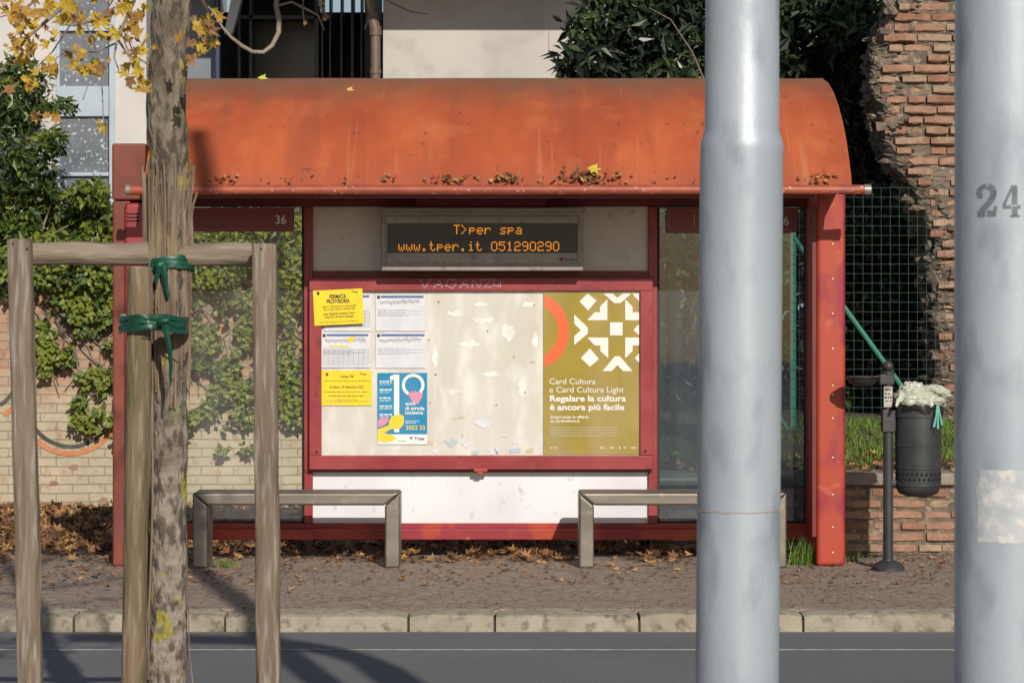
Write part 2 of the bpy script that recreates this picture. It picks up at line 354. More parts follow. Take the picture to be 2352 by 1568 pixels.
# ---------------------------------------------------------------- setting
YWL = 7.5                                     # old wall plane; the ground falls gently towards it
def gz(y): return 0 if y < .62 else -.285*min(1, (y-.62)/(YWL-.62))
m = MB(); m.box(-150, 150, -60, 150, -.50, -.34); struct(m.build('ground', m_soil))
m = MB(); m.box(-60, 60, -6.1, -2.15, -.33, -.08); struct(m.build('road', m_asph), 'grey asphalt road in front of the shelter', 'road')
m = MB(); m.box(-60, 60, -2.783, -2.763, -.078, -.076); struct(m.build('road_line', m_seam), 'thin pale line running along the asphalt road', 'road line')
m = MB(); m.box(-60, 60, -1.925, .62, -.33, 0); struct(m.build('pavement', m_setts), 'pavement of small brown porphyry setts under the shelter', 'pavement')
m = MB(); NX, NY = 70, 16
vs = [(-14+28*i/NX, .62+13*j/NY, gz(.62+13*j/NY)-.004+.02*noise.noise(Vector((i*.5, j*.7, 0)))*(j > 0)) for j in range(NY+1) for i in range(NX+1)]
m.add(vs, [(j*(NX+1)+i, j*(NX+1)+i+1, (j+1)*(NX+1)+i+1, (j+1)*(NX+1)+i) for j in range(NY) for i in range(NX)])
struct(m.build('soil_strip', m_soil, smooth=True), 'bare soil behind the shelter under fallen leaves', 'soil')
m = MB(); m.box(-60, 60, -30, -6.4, -.33, 0); struct(m.build('near_pavement', m_setts), 'near pavement carrying the tree and poles', 'pavement')
m = MB(); m.box(-60, 60, -6.397, -6.1, -.32, -.002); struct(m.build('near_kerb', m_kerb), 'near kerb of the road', 'kerb')
m = MB()
xs = [-6.0, -4.9, -3.9, -3.05, -2.03, -1.33, -.48, -.08, .59, 1.35, 2.25, 3.1, 4.2, 5.4]
for a, b in zip(xs, xs[1:]):                  # each stone: a worn, slightly lumpy block
    nxk = max(6, int((b-a)/.06)); sec = [(-2.15, -.3), (-2.15, -.02), (-2.143, -.006), (-2.128, .0), (-1.93, .001), (-1.93, -.3)]; vs = []; dy = U(-.006, .006); dz = U(-.004, .003)
    for i in range(nxk+1):
        x = a+.006+(b-a-.012)*i/nxk; e = .012 if i in (0, nxk) else 0
        for k, (y, z) in enumerate(sec):
            q = noise.noise(Vector((x*5, k*.7, a)))*.007
            vs.append((x, y+dy+(q+e if k < 4 else 0), z+dz+(q*.5-e if 0 < k < 5 else 0)))
    ns = len(sec)
    m.add(vs, [(i*ns+k, (i+1)*ns+k, (i+1)*ns+k+1, i*ns+k+1) for i in range(nxk) for k in range(ns-1)]+[tuple(range(ns)), tuple(range(nxk*ns+ns-1, nxk*ns-1, -1))])
o = m.build('kerb', m_kerb, smooth=True); struct(o, 'row of worn granite kerb stones along the road', 'kerb')
m = MB(); m.box(-60, 60, -2.12, -1.926, -.32, -.03); struct(m.build('kerb_bed', m_soil), 'dirt filled joints under the kerb stones', 'kerb bed')

m = MB(); nx, ny = 50, 34; X0, X1, Y0, Y1 = .78, 9, .93, 12
def bankz(x, y): return .43+min(1, max(0, (y-.95)/1.5))*.2+.025*noise.noise(Vector((x*2, y*2, 0)))
vs = [(X0+(X1-X0)*i/nx, Y0+(Y1-Y0)*(j/ny)**1.5, bankz(X0+(X1-X0)*i/nx, Y0+(Y1-Y0)*(j/ny)**1.5)) for j in range(ny+1) for i in range(nx+1)]
m.add(vs, [(j*(nx+1)+i, j*(nx+1)+i+1, (j+1)*(nx+1)+i+1, (j+1)*(nx+1)+i) for j in range(ny) for i in range(nx)])
m.add([(X0, Y0, -.3), (X0, Y1, -.3), (X0, Y1, .66), (X0, Y0, .45)], [(0,3,2,1)])
struct(m.build('grass_bank', m_soil, smooth=True), 'raised earth bank behind the low brick wall', 'bank')

# ---------------------------------------------------------------- brick things
def bricks(mb, x0f, x1, z0, z1, Y, course=.068, L=.23, jit=.012, miss=.03, dep=.11, gap=.014):
    z = z0; row = 0
    while z < z1-.02:
        h = course-gap
        xl = x0f(z); x = xl+U(0, .05)-(row % 2)*L*.5*U(.3, 1)
        while x < x1:
            l = L*U(.45, 1.15); a, b = max(x, xl+U(-.03, .03)), min(x+l-gap, x1)
            if b-a > .03 and R.random() > miss:
                mb.cur = R.choice([0, 0, 1, 1, 2, 3]); d = U(-jit, jit); sl_ = U(-.006, .006); nsg = max(2, int((b-a)/.045)); vs = []
                for i in range(nsg+1):             # eroded edges: every arris point wanders
                    xx = a+(b-a)*i/nsg+(U(-.004, .004)); zz = sl_*(i/nsg-.5)
                    e = .006 if i in (0, nsg) else 0
                    for (yy, z_) in ((Y+dep, z), (Y+d+.010+U(-.004, .005), z+U(-.001, .004)+e), (Y+d+U(-.003, .004)+e, z+.010+U(-.003, .003)), (Y+d+U(-.003, .004)+e, z+h-.010+U(-.003, .003)), (Y+d+.010+U(-.004, .005), z+h-U(-.001, .004)-e), (Y+dep, z+h)):
                        vs.append((xx, yy, z_+zz))
                mb.add(vs, [(i*6+k, (i+1)*6+k, (i+1)*6+(k+1) % 6, i*6+(k+1) % 6) for i in range(nsg) for k in range(6)]+[tuple(range(6)), tuple(range(nsg*6+5, nsg*6-1, -1))])
            x += l
        z += course; row += 1
    mb.cur = 0
lw = thing('low_brick_wall', (2.5, .85, 0), 'low brown brick retaining wall with concrete coping behind the litter bin', 'wall')
m = MB(); bricks(m, lambda z: .80, 6.0, .0, .385, .755, .064, .24, .012, .02); m.build('brickwork', m_bk, lw)
m = MB(); m.box(.80, 6.0, .770, .93, -.1, .385); m.build('mortar_core', m_mort, lw)
m = MB()
for a in (.78, 1.9, 3.02, 4.14, 5.26): m.box(a+.004, a+1.116, .725, .95, .388, .462, .003)
m.build('coping', m_cap, lw, bevel=.012)

edge = [(-200, 2050), (0, 2045), (60, 2030), (110, 2003), (200, 2000), (300, 2015), (380, 2045), (430, 2085), (500, 2118), (560, 2138), (640, 2130), (700, 2140), (870, 2145), (1100, 2120)]
YR = 3.4
def edgef(y):
    for (a, xa), (b, xb) in zip(edge, edge[1:]):
        if a <= y <= b: return xa+(xb-xa)*(y-a)/(b-a)
    return edge[-1][1] if y > 0 else edge[0][1]
def ruinx(z, add=0):
    y = 691-(z-H)*sc(YR); return PX(edgef(y)+add, YR)
rw = thing('ruined_brick_wall', (3.3, 3.8, .5), 'tall ruined brick wall with ragged left edge behind the wire fence', 'wall')
m = MB(); bricks(m, lambda z: ruinx(z, 20+22*noise.noise(Vector((z*6, 0, 3)))), 5.5, .55, 4.3, YR, .070, .23, .026, .04, .2, .015); m.build('brickwork', m_bk, rw)
m = MB(); NZ_, NXr = 260, 60; vs = []
for j in range(NZ_+1):                         # one eroded mortar and rubble skin: front, ragged edge, left flank
    z = .4+3.9*j/NZ_; x0 = ruinx(z, 8)
    for i in range(NXr+1):
        if i <= 22:
            t = i/22; x = x0+.03-.03*math.sin(t*1.57); y = YR+.75-(.70*t)
        else:
            t = (i-22)/(NXr-22); x = x0+.012+t*t*(5.5-x0); y = YR+.024
        amp = .05 if i < 32 else .012
        q = Vector((x*7, y*7, z*10)); n1 = noise.noise(q)+.8*abs(noise.noise(q*2.6))*1.5-.5+.7*noise.noise(q*6.5)
        vs.append((x-(amp*n1 if i < 30 else 0), y+amp*n1*.9+(0 if i > 30 else .012), z+.012*n1))
m.add(vs, [(j*(NXr+1)+i, j*(NXr+1)+i+1, (j+1)*(NXr+1)+i+1, (j+1)*(NXr+1)+i) for j in range(NZ_) for i in range(NXr)])
for _ in range(220):
    z = U(.5, 4.2); a_, y_b = ruinx(z, 14)+U(-.06, .03), YR+U(-.01, .5)
    if R.random() < .5: m.box(a_, a_+U(.05, .12), y_b, y_b+.1, z, z+U(.03, .05), .012)
    else: m.blob((a_, y_b, z), (U(.02, .05), U(.02, .05), U(.015, .04)), .9, 9, 2)
m.build('rubble_core', m_mort, rw)

bw = thing('old_brick_wall', (-3, 7.6, -.3), 'old orange and cream painted brick wall with ivy behind the left glass', 'wall')
m = MB(); m.box(-10, .4, YWL, YWL+.3, -.4, PZ(668, YWL)); m.build('wall_face', m_brickL, bw, bevel=.01)
YG = YWL-.005
arc = lambda cx, cy, r, a0, a1, n=26: [(cx+r*math.cos(math.radians(a0+(a1-a0)*i/n)), cy+r*math.sin(math.radians(a0+(a1-a0)*i/n))) for i in range(n+1)]
for arr, w_, mt in (([(162, 925, 100, -5, 185), (-40, 860, 80, -20, 60)], 9, M('faded_black_spray', (.05, .05, .048), (.11, .10, .08), 9, rough=.9)),
                    ([(160, 928, 113, 10, 170), (-40, 868, 97, -10, 60), (190, 720, 80, 190, 350), (560, 790, 60, 200, 420)], 11, M('orange_spray', (.52, .17, .07), (.5, .24, .13), 9, rough=.9))):
    for k, a_ in enumerate(arr):
        m = MB(); m.ribbon(arc(*a_), w_, YG-.003*(w_ == 11)); m.build('graffiti', mt, bw)
for x, y in ((122, 1110), (240, 1148), (168, 1072), (600, 1060)):
    m = MB(); m.poly([(x+13*U(.6, 1.2)*math.cos(a), y+7*U(.6, 1.2)*math.sin(a)) for a in [-k*math.pi/4 for k in range(8)]], YG); m.build('broken_brick', m_bk[2], bw)

# ---------------------------------------------------------------- buildings
YA, YB = 9.4, 9.5
ba = thing('apartment_building', (-4.6, 12, 0), 'white building with tall pale blue window frame behind the hedge at left', 'building')
m = MB(); m.pbox(-800, 128, -900, 1300, YA, 16); m.pbox(262, 336, -900, 1300, YA, 16); m.pbox(128, 262, 545, 1300, YA, 16); m.build('wall', m_white, ba)
wf = MB()
for y0, y1 in ((-200, -180), (60, 72), (198, 268), (396, 405), (530, 545)): wf.pbox(128, 262, y0, y1, YA+.02, YA+.1)
wf.pbox(128, 137, -200, 545, YA+.01, YA+.1); wf.pbox(250, 264, -200, 545, YA-.02, YA+.1)
w = wf.build('window_frame', m_bluef, ba, bevel=.008)
for y0, y1 in ((-180, 60), (72, 198), (268, 396), (405, 530)):
    m = MB(); m.rect(137, 250, y0, y1, YA+.06); m.build('pane', m_pane, w)
bb = thing('concrete_building', (0, 11, 0), 'cream concrete building with dark recessed entrance above the shelter roof', 'building')
XE = PX(880, YB); XW = PX(337, YB)
m = MB(); m.box(XE, 2.2, YB, YB+.4, -.3, 8); m.box(2.2, 9, YB+.3, YB+.6, -.3, 8); m.box(XW, XE-.001, YB, YB+.4, 4.4, 8); m.build('front_wall', m_conc, bb)
m = MB(); m.box(-2.75, .95, YB-1.25, YB-.002, 4.62, 4.85); m.build('added_shade_slab', m_white, bb)  # unseen slab, added to cast the shade strip along the wall top
jm = M('joint_grey', (.32, .3, .28), rough=.9)  # panel joints in a darker grey than the concrete
for x, x2, y, y2 in ((1335, 1339, -100, 600), (1260, 1262, 70, 120)):
    m = MB(); m.pbox(x, x2, y, y2, YB-.006, YB+.1); m.build('panel_joint', jm, bb)
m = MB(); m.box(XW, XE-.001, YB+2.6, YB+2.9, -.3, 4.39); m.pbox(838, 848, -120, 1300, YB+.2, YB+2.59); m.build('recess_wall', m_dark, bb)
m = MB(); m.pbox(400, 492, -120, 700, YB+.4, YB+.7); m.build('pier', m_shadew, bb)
m = MB()
m.tube([P(499, -120, YB+.2), P(499, 700, YB+.2)], .03, 12); m.build('drainpipe', M('navy_pipe', (.03, .04, .08), rough=.4), bb, smooth=True)
m = MB(); m.tube([P(862, 70, YB-.1), P(862, 700, YB-.1)], .045, 14); m.tube([P(862, 62, YB-.1), P(862, 82, YB-.1)], .056, 14); m.tube([P(862, 160, YB-.1), P(862, 170, YB-.1)], .053, 14)
m.tube([P(862, 70, YB-.1), P(850, 20, YB-.1), P(850, -150, YB-.1)], .052, 14)
m.build('drainpipe', m_brownpipe, bb, smooth=True)
m = MB()
for x0, x1 in ((546, 552), (572, 579), (722, 732), (738, 742), (756, 760), (782, 786), (806, 812), (828, 832)): m.pbox(x0, x1, -140, 700, YB+2.2, YB+2.5)
m.pbox(552, 735, 36, 44, YB+2.2, YB+2.5)
fr = m.build('door_frame', M('dim_frame', (.16, .17, .19), rough=.5), bb)
m = MB(); m.rect(579, 722, 44, 700, YB+2.45); m.build('door_glass', m_dwin, fr)
m = MB(); m.rect(552, 735, -140, 36, YB+2.45); m.build('door_glass', m_dwin, fr)
m = MB(); m.prism([(PX(512, YB), PZ(75, YB)), (PX(530, YB), PZ(75, YB)), (PX(562, YB), PZ(-40, YB)), (PX(535, YB), PZ(-40, YB))], YB+.1, YB+.22); m.build('stair_stringer', M('pale_stringer', (.5, .5, .52), rough=.8), bb)

# ---------------------------------------------------------------- vegetation
def rnd_dir():
    while True:
        v = Vector((U(-1, 1), U(-1, 1), U(-1, 1)))
        if .1 < v.length < 1: return v.normalized()
def clump(mb, c, r, n, L, W, slots, seed=0, thr=-.25, fr=2.2, shell=.45, bias=0):
    c = Vector(c)
    for _ in range(n):
        d = rnd_dir(); k = (shell+(1-shell)*R.random()**.6)*(1+.25*noise.noise(d*2.2+c))
        p = c+Vector((d.x*r[0], d.y*r[1], d.z*r[2]))*k
        q = noise.noise(p*fr*1.5+Vector((seed, 0, 0)))
        if q < thr: continue
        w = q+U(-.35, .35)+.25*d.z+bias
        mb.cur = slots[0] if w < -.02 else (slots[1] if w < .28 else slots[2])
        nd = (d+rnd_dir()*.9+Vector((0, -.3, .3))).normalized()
        ld = (rnd_dir()+Vector((0, -.2, -.35))).normalized()
        s = U(.6, 1.2); mb.card(p, ld, nd, L*s, W*s)
    mb.cur = 0
hd = thing('laurel_hedge', (-3.6, 8.4, -.3), 'dense green laurel hedge rising over the old brick wall at left', 'hedge')
m = MB()
for (x, y, rx, ry, n, b_) in ((40, 225, 85, 95, 1600, -.35), (-50, 330, 110, 170, 1500, -.3), (80, 400, 50, 90, 900, -.2), (70, 505, 130, 85, 3000, .12), (-20, 520, 120, 110, 1500, .05), (215, 530, 60, 80, 1300, .15), (118, 325, 28, 32, 200, 0), (150, 245, 45, 18, 170, -.2), (205, 445, 45, 35, 500, .15), (120, 600, 150, 60, 1900, .1),
                              (330, 560, 120, 110, 700, .1), (480, 590, 110, 80, 1500, .15), (620, 570, 120, 90, 2000, .15), (230, 620, 110, 60, 1100, .1), (640, 640, 100, 60, 1200, .15), (740, 520, 90, 120, 300, .1)):
    YY = U(8.1, 8.7); s = sc(YY)
    clump(m, P(x, y, YY), (rx/s, .35, ry/s), n, .10, .042, (0, 1, 2), x, bias=b_)  # bias puts sunlit and dark areas of the hedge into the leaf colours
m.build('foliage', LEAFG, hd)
m = MB()
for k in range(14):
    x = -5+k*.27; m.tube([(x, 8.5, -.3), (x+U(-.1, .1), 8.5, 1.2), (x+U(-.3, .3), 8.4, 2.0), (x+U(-.4, .4), 8.4, 2.3)], [.03, .025, .012, .005], 6)
m.build('stem', m_bark, hd)
iv = thing('ivy', (-3.3, 7.45, 1), 'green ivy trailing down the old brick wall behind the left glass', 'ivy')
m = MB(); st = MB()
def ivy_lim(x):
    pts = [(-60, 640), (40, 690), (80, 800), (110, 880), (140, 890), (180, 960), (230, 1000), (260, 1010), (330, 900), (420, 880), (440, 1020), (560, 1030), (640, 980), (700, 1010), (800, 900)]
    for (a, ya), (b, yb) in zip(pts, pts[1:]):
        if a <= x <= b: return ya+(yb-ya)*(x-a)/(b-a)
    return 700
cnt = 0
while cnt < 8800:
    x = U(-60, 790); y = U(560, 1040)
    q = noise.noise(Vector((x*.014, y*.016, 1.7)))+.6*noise.noise(Vector((x*.04, y*.04, 5)))
    if y > ivy_lim(x)+40*q: continue
    if q < -.22+max(0, (y-640)/400)*(.40 if x > 400 else .62): continue
    cnt += 1; YY = YWL-.03-U(0, .16)*(1 if y > 660 else 2)
    w = q+U(-.4, .45); m.cur = 0 if w < -.08 else (1 if w < .18 else 2)
    m.card(P(x, y, YY), Vector((U(-1, 1), U(-.6, .1), U(-1, .3))), Vector((U(-.6, .6), -1, U(-.3, .8))), U(.035, .07), U(.03, .058), .15)
m.build('leaves', LEAFG, iv)
for k in range(64):
    x = U(-40, 760); y = 640; pts = []
    for j in range(9):
        pts.append(P(x, y, YWL-.02)); x += U(-34, 38); y += U(18, 46)
        if y > ivy_lim(x)+45: break
    if len(pts) > 2: st.tube(pts, [.009*(1-j/len(pts))+.003 for j in range(len(pts))], 5)
st.build('stem', m_bark, iv, smooth=True)
et = thing('evergreen_tree', (1.7, 5.5, .5), 'dark glossy evergreen tree above the right end of the shelter roof', 'tree')
m = MB()
for (x, y, rx, ry, YY, n) in ((1400, 60, 100, 90, 5.0, 1300), (1340, 140, 60, 50, 4.8, 450), (1420, 190, 90, 70, 5, 700), (1520, 80, 110, 130, 5.2, 2000), (1600, -20, 200, 90, 5.4, 1300), (1700, 100, 160, 160, 5.2, 1300), (1850, 60, 130, 150, 5.2, 2400), (1960, 80, 80, 130, 5.0, 1800),
                               (1960, 250, 70, 110, 5.2, 1600), (1980, 370, 70, 90, 5.3, 1200), (1560, 180, 100, 60, 5, 600), (1850, 230, 110, 120, 5.4, 700)):
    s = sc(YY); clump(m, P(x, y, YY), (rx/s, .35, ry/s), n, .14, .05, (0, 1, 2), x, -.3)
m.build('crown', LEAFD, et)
m = MB(); m.tube([(1.7, 5.6, .4), (1.65, 5.6, 1.5), (1.75, 5.5, 2.6), (1.7, 5.4, 4.2)], [.12, .1, .08, .04], 10, bump=.2)
for dx, dz, z in ((-.9, .9, 2.2), (.8, .8, 2.3), (-.5, 1.2, 2.7), (1.0, .5, 1.8)):
    m.tube([(1.7, 5.5, z), (1.7+dx*.5, 5.4, z+dz*.6), (1.7+dx, 5.3, z+dz)], [.05, .035, .015], 7)
m.build('trunk', m_bark, et, smooth=True)
m = MB(); m.tube([P(1620, 190, 4.4), P(1590, 120, 4.4), P(1540, 45, 4.4), P(1490, 18, 4.4)], [.007, .006, .004, .002], 5); m.build('bare_twig', m_brownpipe, et)
dh = thing('dark_hedge', (2.2, 5, .6), 'hedge with shade put into its very dark leaf colour, behind the green wire fence', 'hedge')
m = MB()
for (x, y, rx, ry, n) in ((1990, 520, 120, 120, 1500), (2080, 640, 130, 150, 1500), (1960, 760, 110, 150, 1500), (2090, 850, 130, 130, 1400), (1870, 700, 120, 250, 1500), (1740, 700, 130, 260, 1000), (1600, 720, 120, 260, 1600), (1500, 640, 90, 200, 800), (1960, 930, 120, 60, 800)):
    s = sc(4.9); clump(m, P(x, y, 4.9+U(-.1, .3)), (rx/s, .3, ry/s), n, .09, .05, (0, 1, 2), y, -.5, bias=-.12)
m.build('foliage', LEAFD, dh)
m = MB(); m.box(.8, 4.6, 5.6, 5.8, .4, 2.6); m.build('dark_backing', LEAFD[0], dh)  # plain near-black slab standing in for the deep shade inside the hedge

# ---------------------------------------------------------------- grass and litter
def blade(mb, x, y, z, h, w):
    a = U(0, 6.28); dx, dy = math.cos(a)*w, math.sin(a)*w; lx, ly = U(-.6, .6)*h, U(-.6, .6)*h
    mb.cur = R.choice([0, 0, 1])
    mb.add([(x-dx, y-dy, z), (x+dx, y+dy, z), (x+dx*.6+lx*.4, y+dy*.6+ly*.4, z+h*.6), (x-dx*.6+lx*.4, y-dy*.6+ly*.4, z+h*.6), (x+lx, y+ly, z+h)], [(0,1,2,3), (3,2,4)])
m = MB()
for _ in range(15000):
    x = U(.9, 4.6); y = .98+2.0*R.random()
    if noise.noise(Vector((x*2, y*2, 4))) < (.15 if y < 1.4 else -.35): continue
    if x < 1.9 and R.random() < .6: continue
    blade(m, x, y, bankz(x, y)-.01, U(.03, .10 if x > 1.9 else .05), .004)
tag(m.build('grass', m_grass), 'bright green grass on the bank below the wire fence', 'grass', kind='stuff')
def tuft(px, py_Y, n, sp, h, label):
    X = PX(px, py_Y); m = MB()
    for _ in range(n): blade(m, X+R.gauss(0, sp), py_Y+R.gauss(0, .03), 0, U(.4, 1)*h, .003)
    tag(m.build('grass_tuft', m_grass, origin=(X, py_Y, 0)), label, 'grass tuft')
tuft(1848, .1, 130, .055, .17, 'green grass tuft growing against the base of the red right column')
tuft(515, -.02, 60, .04, .06, 'small grass tuft beside the left leg of the left bench')
tuft(1950, .3, 60, .05, .07, 'low weeds between the red column and the low brick wall')
def litter(mb, x, y, z, r, flat=.35):
    mb.cur = R.choice([0, 0, 0, 1, 1, 2, 2, 3])
    mb.maple(Vector((x, y, z)), r, Vector((U(-flat, flat), U(-flat, flat), 1)), U(0, 6.28), U(.1, .7))
m = MB()
for _ in range(2600):
    x = U(-4.0, 1.9); y = .18+1.3*R.random()
    if y < .6 and noise.noise(Vector((x*3, y*3, 0))) < -.05: continue
    litter(m, x, y, gz(y)+.012+U(0, .03), U(.025, .055), .7)
for _ in range(2600):
    y = 1.2+6.2*R.random()**.8; x = U(-1.7-y*.38, .7) if R.random() < .25 else U(-2.4-y*.38, -1.8)
    litter(m, x, y, gz(y)+.012+U(0, .03), U(.035, .075), .7)
tag(m.build('leaf_litter', LEAFB), 'thick brown leaf litter on the soil behind the shelter', 'fallen leaves', kind='stuff')
m = MB()
for _ in range(480):
    x = U(.9, 4.2); y = U(.8, 1.5) if R.random() < .8 else U(1.5, 2.6); litter(m, x, y, (.47 if y < .95 else bankz(x, y)+.03), U(.025, .045), .8)
tag(m.build('leaf_drift', LEAFB), 'brown leaves caught in the grass above the low brick wall', 'fallen leaves', kind='stuff')
m = MB()
for _ in range(1500):
    x = U(-4, 3.4); y = .45-1.4*R.random()**1.8; litter(m, x, y, .008, U(.008, .028), .5)
for _ in range(420): litter(m, U(-4, 3.4), U(-2.0, -.2), .006, U(.006, .018), .3)
for _ in range(120): litter(m, U(-4, -1.9), U(-1.0, .5), .01, U(.015, .04), .4)
tag(m.build('leaf_crumbs', LEAFB), 'small broken brown leaf bits strewn over the pavement', 'fallen leaves', kind='stuff')
protos = []
for q in range(4):
    m = MB(); m.maple(Vector((0, 0, .012)), .042, Vector((U(-.3, .3), U(-.3, .3), 1)), 0, .6); protos.append(m)
spots = [(1560, 1328), (1190, 1262), (1020, 1292), (730, 1322), (925, 1335), (1245, 1345), (1290, 1310), (1095, 1300), (665, 1362), (560, 1365), (245, 1357), (120, 1345), (1490, 1300), (1535, 1305), (1970, 1350), (2060, 1352), (2135, 1330), (1400, 1330),
         (1420, 1362), (1335, 1402), (1915, 1302), (1830, 1322), (820, 1300), (480, 1330), (690, 1345), (60, 1310), (1180, 1290), (1465, 1258), (760, 1300), (980, 1345), (1130, 1325), (1360, 1300), (1575, 1355), (2100, 1362), (1930, 1325), (200, 1320)]
meshes = []
for i, (px, py) in enumerate(spots):
    s = (py-691)/H; Y = F/s-D0
    if i < 4:
        o = protos[i].build('fallen_leaf', LEAFB[(3, 1, 0, 1)[i]]); meshes.append(o)
    else:
        o = meshes[i % 4].copy(); C.objects.link(o)
    o.location = (PX(px, Y), Y, .008 if py < 1396 else .012); o.rotation_euler = (0, 0, U(0, 6.28)); k = U(.65, 1.15); o.scale = (k, k, k)
    tag(o, 'single dry brown leaf lying on the sett pavement', 'leaf', 'fallen leaves lying singly on the pavement')

# ---------------------------------------------------------------- bus shelter
sh = thing('bus_shelter', (-.2, .25, 0), 'red bus shelter with curved orange roof, glass sides and poster case', 'bus shelter')
prof0 = [(-.40, 2.045), (-.37, 2.115), (-.29, 2.205), (-.17, 2.32), (-.02, 2.43), (.16, 2.53), (.37, 2.62), (.60, 2.69), (.9, 2.745), (1.15, 2.76)]
m = MB(); n = len(prof0); XN = 60; xl, xr = -1.955, 1.806
vs = []
for t in (0, -.018):
    for (y, z) in prof0:
        for i in range(XN+1):
            x = xl+(xr-xl)*i/XN
            vs.append((x, y-t*.6, z+t+(.004*noise.noise(Vector((x*1.6, y*2, 0))) if 0 < i < XN else 0)))
W = XN+1
fs = []
for j in range(n-1):
    for i in range(XN):
        a = j*W+i; fs.append((a, a+1, a+W+1, a+W)); b = a+n*W; fs.append((b, b+W, b+W+1, b+1))
for i in range(XN):
    fs.append((i, n*W+i, n*W+i+1, i+1)); a = (n-1)*W+i; fs.append((a, a+1, a+n*W+1, a+n*W))
for j in range(n-1):
    for e in (0, XN):
        a = j*W+e; fs.append((a, a+W, a+W+n*W, a+n*W))
m.add(vs, fs); m.build('roof', m_roof, sh, smooth=True)
for x in (xl+.02, xr-.03):
    m = MB(); pts = [(y+.02, z-.03) for y, z in prof0]+[(1.13, 2.06), (-.3, 2.06)]
    k = len(pts); m.add([(x, y, z) for y, z in pts]+[(x+.01, y, z) for y, z in pts], [tuple(range(k)), tuple(range(2*k-1, k-1, -1))]+[(i, (i+1) % k, (i+1) % k+k, i+k) for i in range(k)])
    m.build('gable_panel', m_brown, sh)
YP = -.415
m = MB(); m.tube([P(296, 437, YP), P(700, 436, YP), P(1985, 436, YP)], .026, 18); g = m.build('gutter_pipe', M('pipe_paint', (.37, .085, .04), (.26, .055, .033), 8, c=(.5, .36, .3), s2=45, st2=(1, 1, 1), lo2=.64, hi2=.68, rough=.5), sh, smooth=True)
for pp in ((1985, 2000), (290, 300)):
    m = MB(); m.tube([P(pp[0], 436, YP), P(pp[1], 436, YP)], .029, 18); m.build('pipe_cap', m_housing, g, smooth=True)
m = MB(); m.box(PX(345, -.3), PX(1870, -.3), -.36, -.30, 2.0, 2.05); m.build('fascia', m_brown, sh, bevel=.005)
m = MB(); m.box(PX(1876, 0), PX(1942, 0), 0, .5, 0, 2.05); cr = m.build('end_column', m_redcol, sh, bevel=.022, seg=4); cr['label'] = 'orange red right end column with rivets'
m = MB()
for y in (885, 905, 960, 1050, 1135, 1210, 1268, 560, 640, 720, 800): m.blob(P(1913, y, -.001), (.005, .003, .005), 0, 1, 1)
m.build('rivets', m_whitetext, cr)
m = MB(); m.pbox(1866, 1877, 476, 1232, .02, .06); m.build('column_edge', m_dred, cr)
m = MB(); m.box(PX(258, 0), PX(300, 0), 0, .5, 0, 2.0); m.box(PX(258, 0), PX(336, 0), -.02, .5, 2.001, PZ(330, 0)); m.build('end_column', m_brown, sh, bevel=.012, seg=3)['label'] = 'left end column with its shade put into a dark maroon colour'
m = MB(); m.box(PX(285, -.03), PX(352, -.03), -.03, .3, PZ(1090, 0), 1.985); cb = m.build('cabinet', m_red, sh, bevel=.02, seg=4)
m = MB()
for y in (490, 498, 506): m.pbox(291, 320, y, y+3, -.032, 0)
m.build('vent_slots', m_hole, cb)
m = MB(); m.pbox(277, 289, 722, 746, -.034, 0); m.build('sticker', m_stick, cb)
YW = .47
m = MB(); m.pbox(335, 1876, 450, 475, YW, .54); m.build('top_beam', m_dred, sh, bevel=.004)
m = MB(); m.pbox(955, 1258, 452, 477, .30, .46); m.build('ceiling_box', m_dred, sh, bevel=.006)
for x0, x1 in ((698, 718), (1489, 1510), (336, 352), (1851, 1866)):
    m = MB(); m.pbox(x0, x1, 475, 1202, YW-.01, .53); m.build('post', m_red if x0 > 400 else m_dred, sh, bevel=.004)
m = MB(); m.pbox(335, 1876, 1201, 1214, YW, .53); m.pbox(335, 1876, 1214.5, 1239, YW-.04, .53); m.build('bottom_rail', m_redcol, sh, bevel=.004)
for x0, x1, mt in ((352, 698, m_glassL), (1510, 1851, m_glassR)):
    m = MB(); a, b, c_, d_ = PX(x0, .5), PX(x1, .5), PZ(1201, .5), PZ(475, .5); m.add([(a, .5, c_), (b, .5, c_), (b, .5, d_), (a, .5, d_)], [(0, 1, 2, 3)]); gp = m.build('glass_pane', mt, sh)
    k = MB()
    for a, b in ((x0, x0+5), (x1-5, x1)): k.pbox(a, b, 475, 1201, .488, .497)
    k.pbox(x0+5, x1-5, 1196, 1201, .487, .497); k.build('seal', M('black_rubber', (.02, .02, .02), rough=.7), gp)
m = MB(); m.pbox(718, 1489, 475, 622, .49, .5); m.build('upper_panel', m_panelup, sh)
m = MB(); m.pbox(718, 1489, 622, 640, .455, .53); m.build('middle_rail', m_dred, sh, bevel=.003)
m = MB(); m.pbox(718, 1489, 1084, 1201, .485, .5); m.build('lower_panel', m_panel, sh)
YC = .40
m = MB()
m.pbox(710, 1500, 638, 668, YC, .47); m.pbox(710, 1500, 1046, 1078, YC, .47); m.pbox(710, 738, 668.3, 1045.7, YC, .47); m.pbox(1470, 1500, 668.3, 1045.7, YC, .47)
pc = m.build('poster_case', m_red, sh, bevel=.004)
m = MB(); m.pbox(736, 1472, 666, 1048, .43, .44); m.build('backboard', m_board, pc)
m = MB(); m.rect(737, 1471, 667, 1047, .411); m.build('clear_cover', m_cover, pc)
m = MB(); m.pbox(1088, 1120, 1076, 1083, YC-.01, YC+.03); m.pbox(1096, 1110, 1083, 1088, YC-.005, YC+.03); m.build('latch', m_redcol, pc, bevel=.003)
